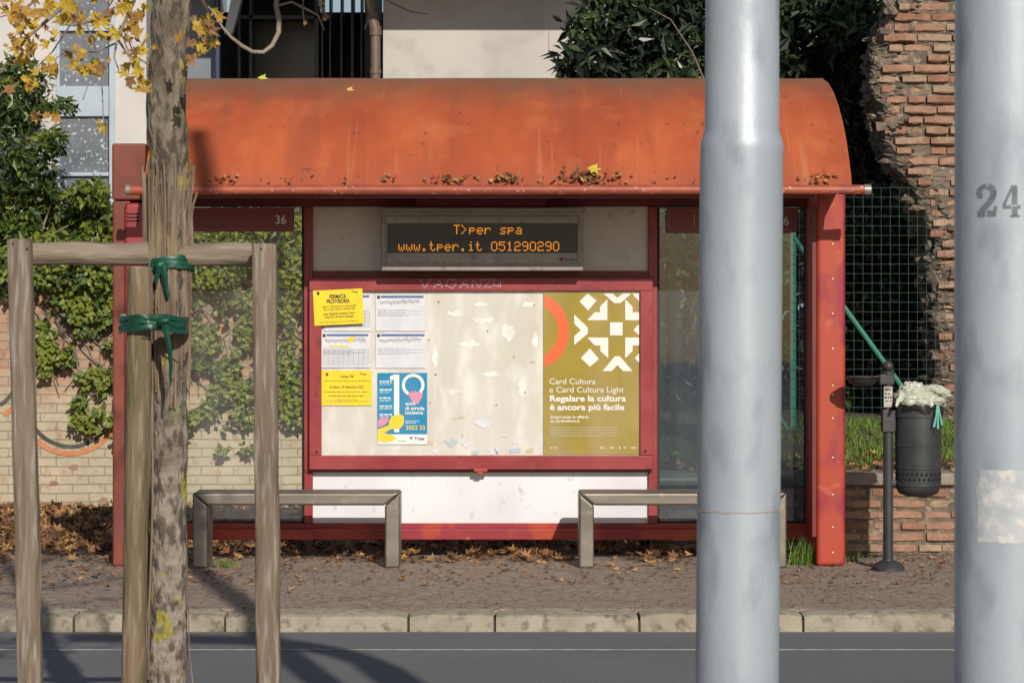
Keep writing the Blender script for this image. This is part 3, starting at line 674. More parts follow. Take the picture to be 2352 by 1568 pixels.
for x, y in ((727, 1038), (1482, 1036)):
    m = MB(); m.blob(P(x, y, YC), (.007, .004, .007), 0, 1, 2); m.build('lock', m_hole, pc)
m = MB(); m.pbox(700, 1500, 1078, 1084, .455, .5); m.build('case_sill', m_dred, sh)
g = MB(); Yg = YC-.0015
for pl in ([(965, 642), (975, 662), (990, 641)], [(996, 662), (1010, 642), (1016, 661)], [(1000, 655), (1015, 653)], [(1048, 643), (1030, 641), (1024, 656), (1040, 662), (1048, 652), (1038, 652)], [(1056, 662), (1068, 641), (1075, 661)],
           [(1060, 654), (1075, 652)], [(1084, 661), (1086, 642), (1102, 660), (1106, 641)], [(1110, 643), (1128, 641), (1112, 660), (1130, 659)], [(1135, 641), (1134, 656), (1144, 658), (1150, 641), (1149, 660)]):
    g.ribbon(pl, 2.4, Yg)
g.build('graffiti', M('pencil_purple', (.42, .27, .38), rough=.6), pc)
YS = .43
def sign(x0, x1, y0, y1, num):
    m = MB(); a, b, c, d = PX(x0, YS), PX(x1, YS), PZ(y1, YS), PZ(y0, YS); r = .02
    pts = []
    for cx, cz, a0 in ((b-r, d-r, 0), (a+r, d-r, 90), (a+r, c+r, 180), (b-r, c+r, 270)):
        for k in range(6): t = math.radians(a0+18*k); pts.append((cx+r*math.cos(t), cz+r*math.sin(t)))
    m.prism(pts[::-1], YS, YS+.02); s = m.build('line_sign', m_sign, sh)
    e = MB(); cxm, czm = (a+b)/2, (c+d)/2
    q = [((x-cxm)*(1-.012/(b-a)*2)+cxm, (z-czm)*(1-.012/(d-c)*2)+czm) for x, z in pts]; q2 = [((x-cxm)*(1-.016/(b-a)*2)+cxm, (z-czm)*(1-.016/(d-c)*2)+czm) for x, z in pts]
    k = len(q); e.add([(x, YS-.002, z) for x, z in q]+[(x, YS-.002, z) for x, z in q2], [(i, (i+1) % k, (i+1) % k+k, i+k) for i in range(k)]); e.build('sign_border', m_signedge, s)
    t = MB(); T(t, '36', *num, YS-.003, .01); t.build('lettering', m_signtext, s)
    return s
sign(345, 676, 477, 532, (633, 657, 495, 514))
s2 = sign(1531, 1832, 477, 534, (1786, 1812, 498, 517))
m = MB(); m.rect(1594, 1595.5, 492, 522, YS-.003); m.build('divider_line', m_greytext, s2)
YD = .26
m = MB(); m.pbox(876, 1340, 484, 622, YD, .49); dp = m.build('display', m_housing, sh, bevel=.006, seg=3)
m = MB(); m.pbox(870, 1344, 477, 486, YD-.05, .47); m.build('visor', m_housing, dp, bevel=.003)
m = MB()
m.pbox(884, 1332, 494, 499, YD-.006, YD+.01); m.pbox(884, 1332, 606, 611, YD-.006, YD+.01); m.pbox(884, 889, 499, 606, YD-.006, YD+.01); m.pbox(1327, 1332, 499, 606, YD-.006, YD+.01)
m.build('display_bezel', m_steel, dp, bevel=.002)
m = MB(); m.pbox(890, 1326, 513, 581, YD-.003, YD+.01); sc_ = m.build('screen', m_black, dp)
FONT = {'T': "11111 00100 00100 00100 00100 00100 00100", '>': "10000 01000 00100 00010 00100 01000 10000", 'p': "00000 00000 11110 10001 11110 10000 10000",
 'e': "00000 00000 01110 10001 11111 10000 01110", 'r': "00000 00000 10110 11001 10000 10000 10000", 's': "00000 00000 01111 10000 01110 00001 11110",
 'a': "00000 00000 01110 00001 01111 10001 01111", 'w': "00000 00000 10001 10001 10101 10101 01010", '.': "00000 00000 00000 00000 00000 01100 01100",
 't': "01000 01000 11100 01000 01000 01001 00110", 'i': "00100 00000 01100 00100 00100 00100 01110", '0': "01110 10001 10001 10001 10001 10001 01110",
 '5': "11111 10000 11110 00001 00001 10001 01110", '1': "00100 01100 00100 00100 00100 00100 01110", '2': "01110 10001 00001 01110 10000 10000 11111",
 '9': "01110 10001 10001 01111 00001 00001 01110", ' ': "00000 00000 00000 00000 00000 00000 00000"}
m = MB(); pit = 2.96
for txt, x0, y0 in (("T>per spa", 1042, 516.5), ("www.tper.it 051290290", 915, 555)):
    for ci, ch in enumerate(txt):
        for rI, row in enumerate(FONT[ch].split()):
            for cI, b in enumerate(row):
                if b == '1':
                    X = x0+(ci*6+cI)*pit; Yp = y0+rI*3.15; m.rect(X, X+2.3, Yp, Yp+2.4, YD-.006)
m.build('lit_lettering', mled, sc_)
m = MB()
for y0 in (515.5, 554):
    for rI in range(8):
        for c in range(146):
            X = 892+c*pit; Yp = y0+rI*3.15; m.rect(X, X+1.8, Yp, Yp+1.9, YD-.0045)
m.build('dot_grid', m_dim, sc_)
m = MB()
for x in (908, 1000, 1110, 1215, 1312):
    for y in (503, 600): m.blob(P(x, y, YD-.002), (.004, .003, .004), 0, 1, 1)
m.build('screws', m_screw, dp)
m = MB(); m.poly([(1145+11*math.cos(a*math.pi/9), 593+11*math.sin(a*math.pi/9)) for a in range(18)][::-1], YD-.003); m.build('sensor', M('sensor_grey', (.26, .25, .24), rough=.5), dp)
m = MB(); T(m, 'Aesys', 1296, 1326, 592, 598, YD-.002); m.cur = 1; m.rect(1285, 1294, 591, 599, YD-.002); m.build('maker_lettering', [m_blk, m_dred], dp)

# ---------------------------------------------------------------- benches
def bench(x0, x1):
    Yb = -.1; a, b = PX(x0, Yb), PX(x1, Yb); t = .081; top = PZ(1131, Yb); u = .07
    r = thing('bench', ((a+b)/2, .03, 0), '', 'bench', 'steel benches in front of the shelter wall')
    m = MB(); m.prism([(a, top), (a+t, top-u), (b-t, top-u), (b, top)], Yb, Yb+.26); m.build('seat', m_steel, r, bevel=.013, seg=4)
    for s, (p, q) in enumerate(((a, a+t), (b, b-t))):
        m = MB(); pts = [(p, 0), (q, 0), (q, top-u-.001), (p, top-.001)]
        if s == 0: pts = pts[::-1]
        m.prism(pts, Yb, Yb+.26); m.build('leg', m_steel, r, bevel=.012, seg=4)
    return r
b1 = bench(442, 918); b1['label'] = 'brushed steel bench in front of the left glass bay, fully in view'
b2 = bench(1330, 1807); b2['label'] = 'brushed steel bench partly hidden behind the tall grey pole'

# ---------------------------------------------------------------- notices
YN = .4225
def sheet(name, x0, x1, y0, y1, mat, label, cat='notice', Y=YN, group=None, rot=0):
    r = thing(name, P((x0+x1)/2, (y0+y1)/2, Y), label, cat, group)
    m = MB(); m.pbox(x0, x1, y0, y1, Y, Y+.002); m.build('paper', mat, r); r.rotation_euler = (0, rot, 0); return r
Yl = YN-.0012
n1 = sheet('yellow_notice', 720.5, 834, 665, 745.5, m_yel, 'yellow temporary stop notice taped over the top left corner of the poster case', Y=.393, rot=math.radians(-2.6))
t = MB(); y_ = .3915
T(t, 'FERMATA', 758, 796, 676, 685, y_, .03); T(t, 'PROVVISORIA', 751, 804, 687, 696, y_, .03)
T(t, 'dalle ore 17.00 di giovedi 15 dicembre 2022', 741, 818, 701, 705, y_, .01); T(t, 'alle ore 2.00 di venerdi 16 dicembre 2022', 743, 816, 707, 711, y_, .01)
T(t, 'Linea 25(serale) direzione Tanari', 742, 814, 717, 722, y_, .01); T(t, 'Linea 36 in direzione Sostegno', 745, 812, 724, 729, y_, .01)
T(t, 'T>per', 809, 824, 669, 674, y_, .02); t.rect(729, 735, 668, 675, y_); dashes(t, 732, 824, 738, 1, y_)
t.build('lettering', m_blk, n1)
n2 = sheet('yellow_notice', 738, 854, 851, 931, m_yel, 'yellow line 96 notice pinned below the two white timetables')
t = MB(); T(t, 'Linea 96', 782, 812, 861, 867, Yl, .02); T(t, 'da Sabato 24 Settembre 2022', 757, 835, 885, 891, Yl, .015); T(t, 'T>per', 826, 842, 856, 861, Yl, .02); t.rect(748, 754, 856, 863, Yl)
t.build('lettering', M('brown_ink', (.18, .06, .02), rough=.6), n2)
t = MB(); dashes(t, 745, 848, 874, 1.2, Yl); dashes(t, 745, 848, 899, 1.2, Yl); dashes(t, 755, 835, 908, 1.5, Yl); dashes(t, 775, 820, 917, 1, Yl); dashes(t, 750, 845, 921, 1, Yl); t.build('fine_print', m_blk, n2)
def timetable(x0, x1, y0, y1, label, scr, table, yel):
    r = sheet('timetable', x0, x1, y0, y1, m_paper, label, group='white timetable sheets')
    t = MB(); t.cur = 1; t.rect(x0+12, x1-4, y0+2, y0+7, Yl); t.cur = 0; t.rect(x0+3, x0+10, y0+2, y0+9, Yl)
    pts = []; x = x0+8; k = 0
    while x < x1-10:
        pts.append((x, y0+18+(3.5 if k % 2 else -3.5)*U(.5, 1.5)-(x-x0)*.03)); x += U(2, 5); k += 1
    if scr: t.ribbon(pts, 1.1, Yl); t.ribbon([(p[0]+3, p[1]+3*U(-1, 1)) for p in pts], .8, Yl)
    t.build('lettering', [m_blk, m_bink], r)
    t = MB(); t.cur = 0
    for k in range(5): dashes(t, x0+5, x1-8 if k % 2 else x1-40, y0+34+k*3.4, 1.1, Yl)
    if table:
        for k in range(9): t.rect(x0+4, x1-4, y0+38+k*4.4, y0+38.7+k*4.4, Yl-.0004)
        for k in range(10): t.rect(x0+4+k*12*(x1-x0-8)/108, x0+4.7+k*12*(x1-x0-8)/108, y0+38, y0+73, Yl-.0006)
    t.build('fine_print', m_gink, r)
    if yel: t = MB(); t.poly([(x0+58, y0+12), (x0+66, y0+22), (x0+80, y0+8), (x0+72, y0+8)][::-1], Yl-.001); t.rect(x0+18, x0+62, y0+28, y0+31, Yl-.001); t.build('highlight', m_yel, r)
timetable(745, 852, 676, 760, 'white timetable sheet half hidden behind the tilted yellow notice', False, True, False)
timetable(863, 977, 677, 760, 'white timetable sheet at the top, right of the tilted yellow notice', True, False, False)
timetable(738, 850, 765, 844, 'white timetable sheet with ruled table directly above the yellow line 96 notice', True, True, True)
timetable(863, 979, 765, 845, 'white timetable sheet directly above the blue poster', True, False, False)
bp = sheet('blue_poster', 867, 981, 856, 1020, m_bluep, 'small blue poster with a big white 10 and yellow foot', 'poster')
m = MB()
m.rect(867, 981, 997, 1020, Yl+.0006); m.rect(905, 917, 860, 992, Yl); m.poly([(905, 860), (905, 872), (896, 872), (896, 864)][::-1], Yl)
rg = [(949+26*math.cos(a*math.pi/16), 884+26*math.sin(a*math.pi/16)) for a in range(32)]; ri = [(949+19*math.cos(a*math.pi/16), 884+19*math.sin(a*math.pi/16)) for a in range(32)]
m.add([P(x, y, Yl) for x, y in rg+ri], [(i, i+32, (i+1) % 32+32, (i+1) % 32) for i in range(32)])
T(m, 'anni', 931, 954, 922, 930, Yl-.0012, .02); T(m, 'di strada', 931, 975, 933, 941, Yl-.0012, .02); T(m, 'insieme', 931, 972, 943, 951, Yl-.0012, .02)
for k in range(5): dashes(m, 872, 900, 874+k*19, 3, Yl, 2, 5, 10); dashes(m, 872, 902, 879+k*19, 1, Yl); dashes(m, 872, 898, 882+k*19, 1, Yl)
dashes(m, 931, 962, 966, 1.5, Yl); dashes(m, 931, 958, 970, 1.5, Yl)
m.build('lettering', m_whitetext, bp)
m = MB(); m.poly([(867, 996), (867, 986), (880, 981), (893, 976), (894, 966), (899, 957), (904, 955), (908, 951), (913, 953), (918, 949), (922, 953), (927, 954), (928, 962), (927, 974), (919, 983), (908, 984), (896, 986), (882, 994), (900, 998), (911, 1006), (902, 1012), (884, 1016), (867, 1012)][::-1], Yl-.0008)
T(m, '2022 23', 932, 976, 977, 986, Yl-.0008, .02); m.build('yellow_hand', m_yel, bp)
m = MB(); m.poly([(937, 906), (939, 900), (943, 902), (946, 897), (950, 901), (954, 896), (958, 901), (963, 897), (966, 902), (971, 902), (970, 911), (964, 920), (962, 928), (948, 924), (944, 916)][::-1], Yl-.0006); m.build('pink_hand', m_pink, bp)
m = MB(); m.poly([(868, 964), (882, 958), (891, 957), (893, 966), (886, 974), (876, 979), (868, 980)][::-1], Yl-.001); m.build('pink_hand', m_pink, bp)
m = MB(); T(m, 'T>per', 951, 976, 1003, 1010, Yl-.001, .03); m.poly([(940, 1004), (948, 1002), (945, 1010)][::-1], Yl-.001); dashes(m, 915, 935, 1012, 1.2, Yl-.001); m.build('logo', m_bink, bp)
op = sheet('olive_poster', 1248, 1469, 672, 1043, m_olive, 'large olive gold culture card poster with white geometric pattern and red arc', 'poster')
m = MB(); n_ = 40; A0 = math.acos(28/85); cx, cy = 1222, 760
po = []; pi_ = []
A1 = math.acos(28/60)
for k in range(n_+1):
    f = -1+2*k/n_; po.append((cx+85*math.cos(A0*f), cy+88*math.sin(A0*f))); pi_.append((cx+60*math.cos(A1*f), cy+62*math.sin(A1*f)))
m.add([P(x, y, Yl) for x, y in po+pi_], [(i, i+1, i+n_+2, i+n_+1) for i in range(n_)]); m.build('red_arc', m_ring, op)
m = MB(); q = Yl-.0004
for pl in ([(1401, 740), (1430, 740), (1430, 770), (1401, 770)], [(1331, 692), (1350, 674), (1370, 690), (1351, 713)], [(1334, 822), (1355, 800), (1376, 824), (1355, 842)],
           [(1319, 722), (1350, 752), (1350, 766), (1319, 792), (1319, 772), (1334, 758), (1319, 743)], [(1386, 674), (1407, 674), (1418, 684), (1430, 674), (1450, 674), (1425, 696), (1411, 696)],
           [(1384, 852), (1412, 818), (1424, 818), (1453, 852), (1431, 852), (1418, 838), (1405, 852)], [(1395, 687), (1395, 735), (1349, 735), (1366, 717), (1378, 717), (1378, 704)],
           [(1436, 687), (1453, 704), (1453, 717), (1468, 717), (1468, 735), (1436, 735)], [(1349, 775), (1397, 775), (1397, 822), (1379, 806), (1379, 793), (1366, 793)],
           [(1436, 775), (1468, 775), (1468, 793), (1453, 793), (1453, 806), (1436, 822)], [(1452, 674), (1468, 674), (1468, 692)], [(1455, 757), (1468, 744), (1468, 770)], [(1458, 822), (1468, 811), (1468, 833)]):
    m.poly(pl[::-1], q)
m.build('white_pattern', m_whitetext, op)
m = MB(); T(m, 'Card Cultura', 1262, 1368, 869, 882, q); T(m, 'e Card Cultura Light', 1262, 1433, 888, 901, q)
T(m, 'Regalare la cultura', 1263, 1438, 908, 921, q, .028); T(m, 'è ancora più facile', 1263, 1434, 928, 941, q, .028)
T(m, 'Scopri tutte le offerte', 1264, 1352, 954, 960, q, .02); T(m, 'su cardcultura.it', 1264, 1331, 963, 969, q, .02); m.build('lettering', m_whitetext, op)
m = MB()
for k in range(4): dashes(m, 1264, 1417, 981+k*6.2, 1.3, q, 2, 5, 14)
for x in (1263, 1270, 1276, 1378, 1400, 1421, 1428, 1450): m.rect(x, x+(4 if x < 1300 else 10), 1026, 1030, q)
m.build('fine_print', m_greytext, op)
def scrap(mb, x, y, r, Y, asp=.6):
    n_ = 14; mb.poly([(x+r*U(.45, 1.3)*math.cos(-2*math.pi*k/n_), y+r*asp*U(.35, 1.4)*math.sin(-2*math.pi*k/n_)) for k in range(n_)], Y)
m = MB()
for (x, y, r) in ((1110, 970, 19), (1135, 1036, 18), (1185, 1034, 15), (1035, 1016, 16), (988, 1016, 10), (1072, 1020, 11), (1058, 958, 7), (1218, 1035, 12), (1008, 692, 6), (1185, 1014, 10), (1225, 830, 6), (1045, 962, 4), (1160, 1000, 7), (1000, 1036, 8), (1090, 1040, 9)):
    m.cur = R.choice([0, 1, 1, 2, 2]); scrap(m, x, y, r, YN+.004)
m.build('paper_scraps', [M('blue_scrap', (.42, .5, .55), rough=.6), m_paper, M('buff_scrap', (.54, .47, .33), rough=.6)], pc)
m = MB(); wsc = M('white_scuff', (.80, .80, .79), (.66, .655, .62), 16, lo=.4, hi=.6, rough=.5)
for (x, y, r, a_) in ((1045, 720, 22, .3), (1110, 735, 34, .25), (1170, 760, 16, 1.4), (1080, 790, 28, .35), (1130, 860, 22, .3), (1200, 890, 13, 1.6), (1040, 900, 20, .3), (1215, 700, 16, .6), (1105, 700, 14, .5), (1230, 780, 7, 3.2), (1000, 820, 7, 3)):
    scrap(m, x, y, r, YN+.0055, a_)
m.build('scuffs', wsc, pc)
m = MB()
for (x, y) in ((1008, 693), (985, 780), (988, 925), (1120, 760), (1000, 860), (1228, 700), (1205, 900), (1180, 820), (1062, 1000), (1140, 930)):
    m.poly([(x+U(1, 3.4)*math.cos(a), y+U(1, 3)*math.sin(a)) for a in [-k*math.pi/3 for k in range(6)]], YN+.003)
m.build('stains', M('rusty_stain', (.27, .22, .16), rough=.7), pc)

# ---------------------------------------------------------------- leaves on the roof
m = MB()
for x0, x1, n_, h in ((480, 560, 16, .6), (872, 905, 6, 1.6), (970, 1095, 38, .7), (1130, 1212, 30, 1.6), (1225, 1270, 6, 1), (1283, 1418, 85, 2.6), (1840, 1925, 30, 1.0), (440, 1900, 45, .3)):
    for _ in range(n_):
        x = PX(R.gauss((x0+x1)/2, (x1-x0)/4.2) if n_ != 45 else U(x0, x1), -.38); y = -.405+.03*R.random(); z = 2.058+(y+.41)*1.6+R.random()**1.6*.018*h
        m.cur = R.choice([0, 0, 1, 1, 2, 3]); m.maple(Vector((x, y-.01, z)), U(.008, .023)*(1.4 if h > 1.5 else 1), Vector((U(-.8, .8), U(-1, .3), U(.1, 1.4))), U(0, 6.28), U(.2, .8))
tag(m.build('leaf_drift', LEAFB), 'drift of dry brown leaves caught along the roof gutter', 'fallen leaves', kind='stuff')
def roofleaf(x, y, Y, r, mt, label):
    p = P(x, y, Y); m = MB(); m.maple(p, r, Vector((.2, -1, .5)), 1.2, .3)
    m.add([p, p+Vector((.05, -.005, -.05)), p+Vector((.052, -.005, -.047))], [(0, 1, 2)])
    tag(m.build('fallen_leaf', mt, origin=p), label, 'leaf')
roofleaf(1363, 386, -.41, .052, M('bright_yellow_leaf', (.62, .5, .05), rough=.5, trans=.3), 'bright yellow leaf standing upright on the roof edge')
roofleaf(803, 205, .42, .03, M('faded_yellow_leaf', (.5, .36, .1), rough=.6), 'small yellow leaf lying on the orange roof, left of centre')
roofleaf(602, 178, .86, .04, M('yellow_green_leaf', (.4, .42, .05), rough=.6), 'yellow green leaf on the ridge of the roof at left')
roofleaf(1447, 230, .3, .022, LEAFB[0], 'small brown leaf lying on the orange roof, right of centre')

# ---------------------------------------------------------------- litter bin
YL = -.2; XB = PX(2040, YL)
lb = thing('litter_bin', (XB, YL, 0), 'dark grey post mounted litter bin with side ashtray beside the shelter', 'litter bin')
m = MB(); m.lathe(XB, YL, [(0, 0), (.088, 0), (.088, .018), (.07, .035), (.045, .05), (.032, .055), (.03, .06)]); m.build('base', m_darkmetal, lb, smooth=True)
zt = PZ(862, YL)
m = MB(); m.lathe(XB, YL, [(.027, .05), (.027, zt), (.033, zt), (.033, zt+.02), (.02, zt+.026)]); po = m.build('post', m_darkmetal, lb, smooth=True)
m = MB(); m.blob((XB, YL, PZ(841, YL)), (.029, .029, .03), 0, 1, 3); m.build('finial', m_darkmetal, po, smooth=True)
m = MB(); m.pbox(2030, 2050, 888, 935, YL-.030, YL-.02); s_ = m.build('sticker', m_stick, po, bevel=.002)
m = MB(); T(m, 'MERO', 2032, 2048, 891, 897, YL-.0315, .03); dashes(m, 2032, 2048, 902, 3, YL-.0315); dashes(m, 2032, 2048, 910, 5, YL-.0315, 3, 2, 5); dashes(m, 2032, 2048, 920, 2, YL-.0315); m.build('lettering', m_blk, s_)
XC = PX(2109, YL); z0, z1 = PZ(1140, YL), PZ(932, YL)
m = MB(); m.lathe(XC, YL, [(0, z0), (.07, z0+.004), (.105, z0+.02), (.118, z0+.045), (.120, z0+.06), (.125, z0+.062), (.125, z0+.075), (.121, z0+.078), (.122, z0+.15), (.126, z0+.153), (.126, z0+.168), (.123, z0+.17), (.1235, z0+.27), (.127, z0+.272), (.127, z0+.285), (.124, z0+.287), (.125, z1-.06), (.13, z1-.057), (.13, z1-.02), (.124, z1-.018), (.124, z1), (.117, z1), (.117, z0+.1), (0, z0+.09)], 40)
bn = m.build('bin_body', m_darkmetal, lb, smooth=True)
m = MB()
for k in range(30):
    a = 2*math.pi*k/30; r = .1232
    for z in (z0+.098, z0+.125):
        a2 = a+(math.pi/30 if z > z0+.11 else 0); hw = .0085
        def q_(da, dz): return (XC+r*math.cos(a2+da), YL+r*math.sin(a2+da), z+dz)
        m.add([q_(-hw/r, 0), q_(0, -.012), q_(hw/r, 0), q_(0, .012)], [(0, 1, 2, 3)])
m.build('diamond_openings', m_hole, bn)
m = MB(); m.box(XB+.01, XC-.11, YL-.02, YL+.02, z0+.06, z0+.09); m.build('bracket', m_darkmetal, lb, bevel=.005)
m = MB(); m.box(XB+.01, XC-.11, YL-.02, YL+.02, z1-.12, z1-.03); m.box(XB-.035, XB+.035, YL-.035, YL+.035, z1-.14, z1-.02); m.build('bracket', m_darkmetal, lb, bevel=.005)
za = PZ(866, YL); XA = PX(1981, YL)
m = MB(); m.lathe(XA, YL, [(0, za-.05), (.04, za-.047), (.07, za-.03), (.085, za-.004), (.097, za), (.097, za+.006), (.082, za+.004), (.06, za-.02), (0, za-.03)]); at_ = m.build('ashtray', m_darkmetal, lb, smooth=True)
m = MB(); m.box(XA+.06, XB, YL-.012, YL+.012, za-.02, za+.008); m.box(XB-.05, XB+.03, YL-.03, YL+.03, za-.04, za+.015); m.build('ashtray_arm', m_darkmetal, at_, bevel=.006)
m = MB(); m.lathe(XC, YL, [(.100, z1-.06), (.100, z1+.01), (.128, z1+.012), (.134, z1-.01), (.131, z1-.035)], 40)
o = m.build('bin_liner', m_liner, origin=(XC, YL, z1), smooth=True); tag(o, 'black plastic liner folded over the rim of the litter bin', 'bin liner')
for v in o.data.vertices: v.co += Vector((noise.noise(v.co*30), noise.noise(v.co*33+Vector((3, 0, 0))), 1.6*noise.noise(v.co*36)))*.012
bg = thing('rubbish_bag', (XC, YL, z1), 'pale translucent plastic bag stuffed into the top of the litter bin', 'bag')
def film(mb, c, r, seed, kx, amp):             # one slack lobe of film, soft folds
    bm = bmesh.new(); bmesh.ops.create_icosphere(bm, subdivisions=5, radius=1); c = Vector(c); vv = []
    for v in bm.verts:
        d_ = v.co; s_ = Vector((seed, 0, 0))
        k = 1+.16*noise.noise(d_*1.2+s_)+amp*(abs(noise.noise(d_*1.9+s_))-.2)+amp*.45*(abs(noise.noise(d_*4.2+s_))-.2)
        vv.append(c+Vector((d_.x*r[0], d_.y*r[1], d_.z*r[2]))*k)
    mb.add(vv, [[v.index for v in f.verts] for f in bm.faces]); bm.free()
m = MB()
film(m, (PX(2112, YL), YL-.01, z1+.040), (.135, .125, .062), 3, 5, .30)
film(m, (PX(2092, YL), YL-.03, z1+.080), (.068, .07, .052), 8, 4, .35)
film(m, (PX(2140, YL), YL-.03, z1+.075), (.090, .07, .040), 15, 6, .35)
for pa, pb, w0, w1 in (((2140, 893), (2184, 908), .018, .006), ((2075, 905), (2058, 932), .02, .008), ((2120, 905), (2142, 932), .03, .012)):   # pinched tails of film
    a3, b3 = P(*pa, YL-.10), P(*pb, YL-.14); cpt = [a3.lerp(b3, k/6)+Vector((0, 0, .006*math.sin(k*2))) for k in range(7)]
    m.tube(cpt, [w0+(w1-w0)*k/6 for k in range(7)], 12, .5, .5)
m.build('bag_body', m_bag, bg, smooth=True)
m = MB()
for dx, l in ((-.02, .11), (.0, .12), (.022, .1)):
    x = PX(2143, YL)+dx*.15; y = YL-.155; zz = z1+.005
    pts = [(x, y, zz), (x+dx*.35, y-.005, zz-l*.5), (x+dx*.9, y, zz-l)]
    for p0, p1, wq in zip(pts, pts[1:], (.004, .006)):
        m.add([(p0[0]-.004, p0[1], p0[2]), (p0[0]+.004, p0[1]-.004, p0[2]), (p1[0]+wq, p1[1]-.004, p1[2]), (p1[0]-wq*.8, p1[1], p1[2])], [(0, 3, 2, 1)])
m.build('tie_handle', m_turq, bg)

# ---------------------------------------------------------------- wire fence
YF = 2.5
fn = thing('wire_fence', (2.2, YF, .6), 'green welded wire mesh fence with diagonal brace behind the shelter', 'fence')
m = MB(); zf0, zf1 = .58, PZ(430, YF); x = .8
while x < 4.6:
    m.tube([(x, YF, zf0), (x, YF, zf1)], .0012, 4); x += .0585
z = zf0
while z <= zf1+.01:
    m.tube([(.8, YF, z), (4.6, YF, z)], .0012, 4); z += .0615
m.build('wire_mesh', m_fence, fn)
for px in (1548, 1822, 2450):
    m = MB(); m.box(PX(px, YF)-.02, PX(px, YF)+.02, YF+.01, YF+.05, .5, PZ(533, YF)); m.build('fence_post', m_fpost, fn, bevel=.004)
m = MB(); m.tube([P(1822, 545, YF+.02), P(2195, 1058, YF-.05)], .017, 8); m.build('brace', m_fpost, fn)
m = MB(); m.tube([P(1548, 545, YF+.02), P(1700, 800, YF-.05), P(1850, 1058, YF-.05)], .012, 8); m.build('brace', m_fpost, fn)

# ---------------------------------------------------------------- foreground poles
def cyl_wrap(mb, cx, cy, r, gap=.0015):
    for v in mb.v:
        d = max(-r*.999, min(r*.999, v.x-cx)); v.y = cy-math.sqrt(r*r-d*d)-gap
Y1 = -8.43
lp = thing('grey_pole', (PX(1690, Y1), Y1, 0), 'tall pale grey pole stepping thinner near the top, standing before the right bench', 'pole')
path = [(1689, 0), (1693, PZ(1568, Y1)), (1699, PZ(900, Y1)), (1703, PZ(352, Y1))]
m = MB(); pts = [Vector((PX(a, Y1), Y1, z)) for a, z in path]; rr = [.0905]*4
for y, r in ((340, .0905), (328, .0895), (312, .0845), (298, .081)): pts.append(P(1704, y, Y1)); rr.append(r)
for z in (2.3, 4, 5.5, 6.95): pts.append(Vector((PX(1705, Y1)+(z-2.1)*.004, Y1, z))); rr.append(.0805-(z-2.1)*.004)
m.tube(pts, rr, 40); m.build('shaft', m_pole, lp, smooth=True)
m = MB(); pts = []
for k in range(41):
    a = math.pi*(1.0+k/40); pts.append((PX(1696.5, Y1)+.0905*math.cos(a), Y1+.0905*math.sin(a), PZ(1170, Y1)+.004*noise.noise(Vector((k*.3, 0, 0)))))
m.tube(pts, .0011, 4); m.build('rust_seam', m_rust, lp)
Y2 = -9.0; X2 = PX(2312, Y2); r2 = .1005
np_ = thing('numbered_pole', (X2, Y2, 0), 'thick pale grey pole stencilled 24 at the right edge', 'pole')
m = MB(); m.tube([(X2, Y2, 0), (X2, Y2, 1.5), (X2, Y2, 2.5), (X2, Y2, 3.05)], [r2+.001, r2, r2-.001, r2-.002], 44); sh2 = m.build('shaft', m_pole, np_, smooth=True)
m = MB(); pts = [(X2, Y2, 3.05)]+[(X2-.55+.55*math.cos(a), Y2, 3.06+.48*math.sin(a)) for a in [k*math.pi/2/12 for k in range(13)]]+[(X2-.9, Y2, 3.57), (X2-1.2, Y2, 3.58)]
m.tube(pts, [.085]*5+[.08]*6+[.075]*(len(pts)-11), 24); m.build('added_shadow_arm', m_pole, np_, smooth=True)  # unseen arm, added to throw a curved shadow on the road
m = MB(); yy = Y2-.08
m.ribbon([(2249, 447), (2251, 436), (2257, 429), (2265, 428)], 10, yy); m.ribbon([(2268, 428), (2276, 432), (2280, 441), (2278, 453), (2270, 466), (2262, 476), (2255, 484)], 13, yy)
m.ribbon([(2247, 491), (2262, 491)], 14, yy); m.ribbon([(2266, 491), (2284, 491)], 14, yy); m.ribbon([(2281, 497), (2284, 474)], 6, yy); m.ribbon([(2247, 450), (2257, 450)], 10, yy)
m.ribbon([(2322, 427), (2301, 473)], 6, yy); m.ribbon([(2300, 476), (2318, 476)], 8, yy); m.ribbon([(2326, 427), (2326, 471)], 12, yy); m.ribbon([(2326, 475), (2326, 494)], 12, yy); m.ribbon([(2332, 476), (2339, 476)], 8, yy); m.ribbon([(2316, 497), (2337, 497)], 6, yy)
cyl_wrap(m, X2, Y2, r2, .001); m.build('number', m_num, sh2)
m = MB(); nn = 24
for j in range(10):
    y0, y1 = 1078+j*16.7, 1078+(j+1)*16.7
    for i in range(nn):
        x0, x1 = 2246+i*6, 2246+(i+1)*6
        m.rect(x0, x1, y0, y1, yy)
for v in m.v:
    e_ = PX(2252, yy)
    if v.x < e_: v.x += .008*noise.noise(Vector((0, 0, v.z*30)))
    if v.z > PZ(1080, yy) or v.z < PZ(1242, yy): v.z += .006*noise.noise(Vector((v.x*40, 0, 2)))
cyl_wrap(m, X2, Y2, r2, .0012); m.build('glue_patch', m_patch, sh2, smooth=True)

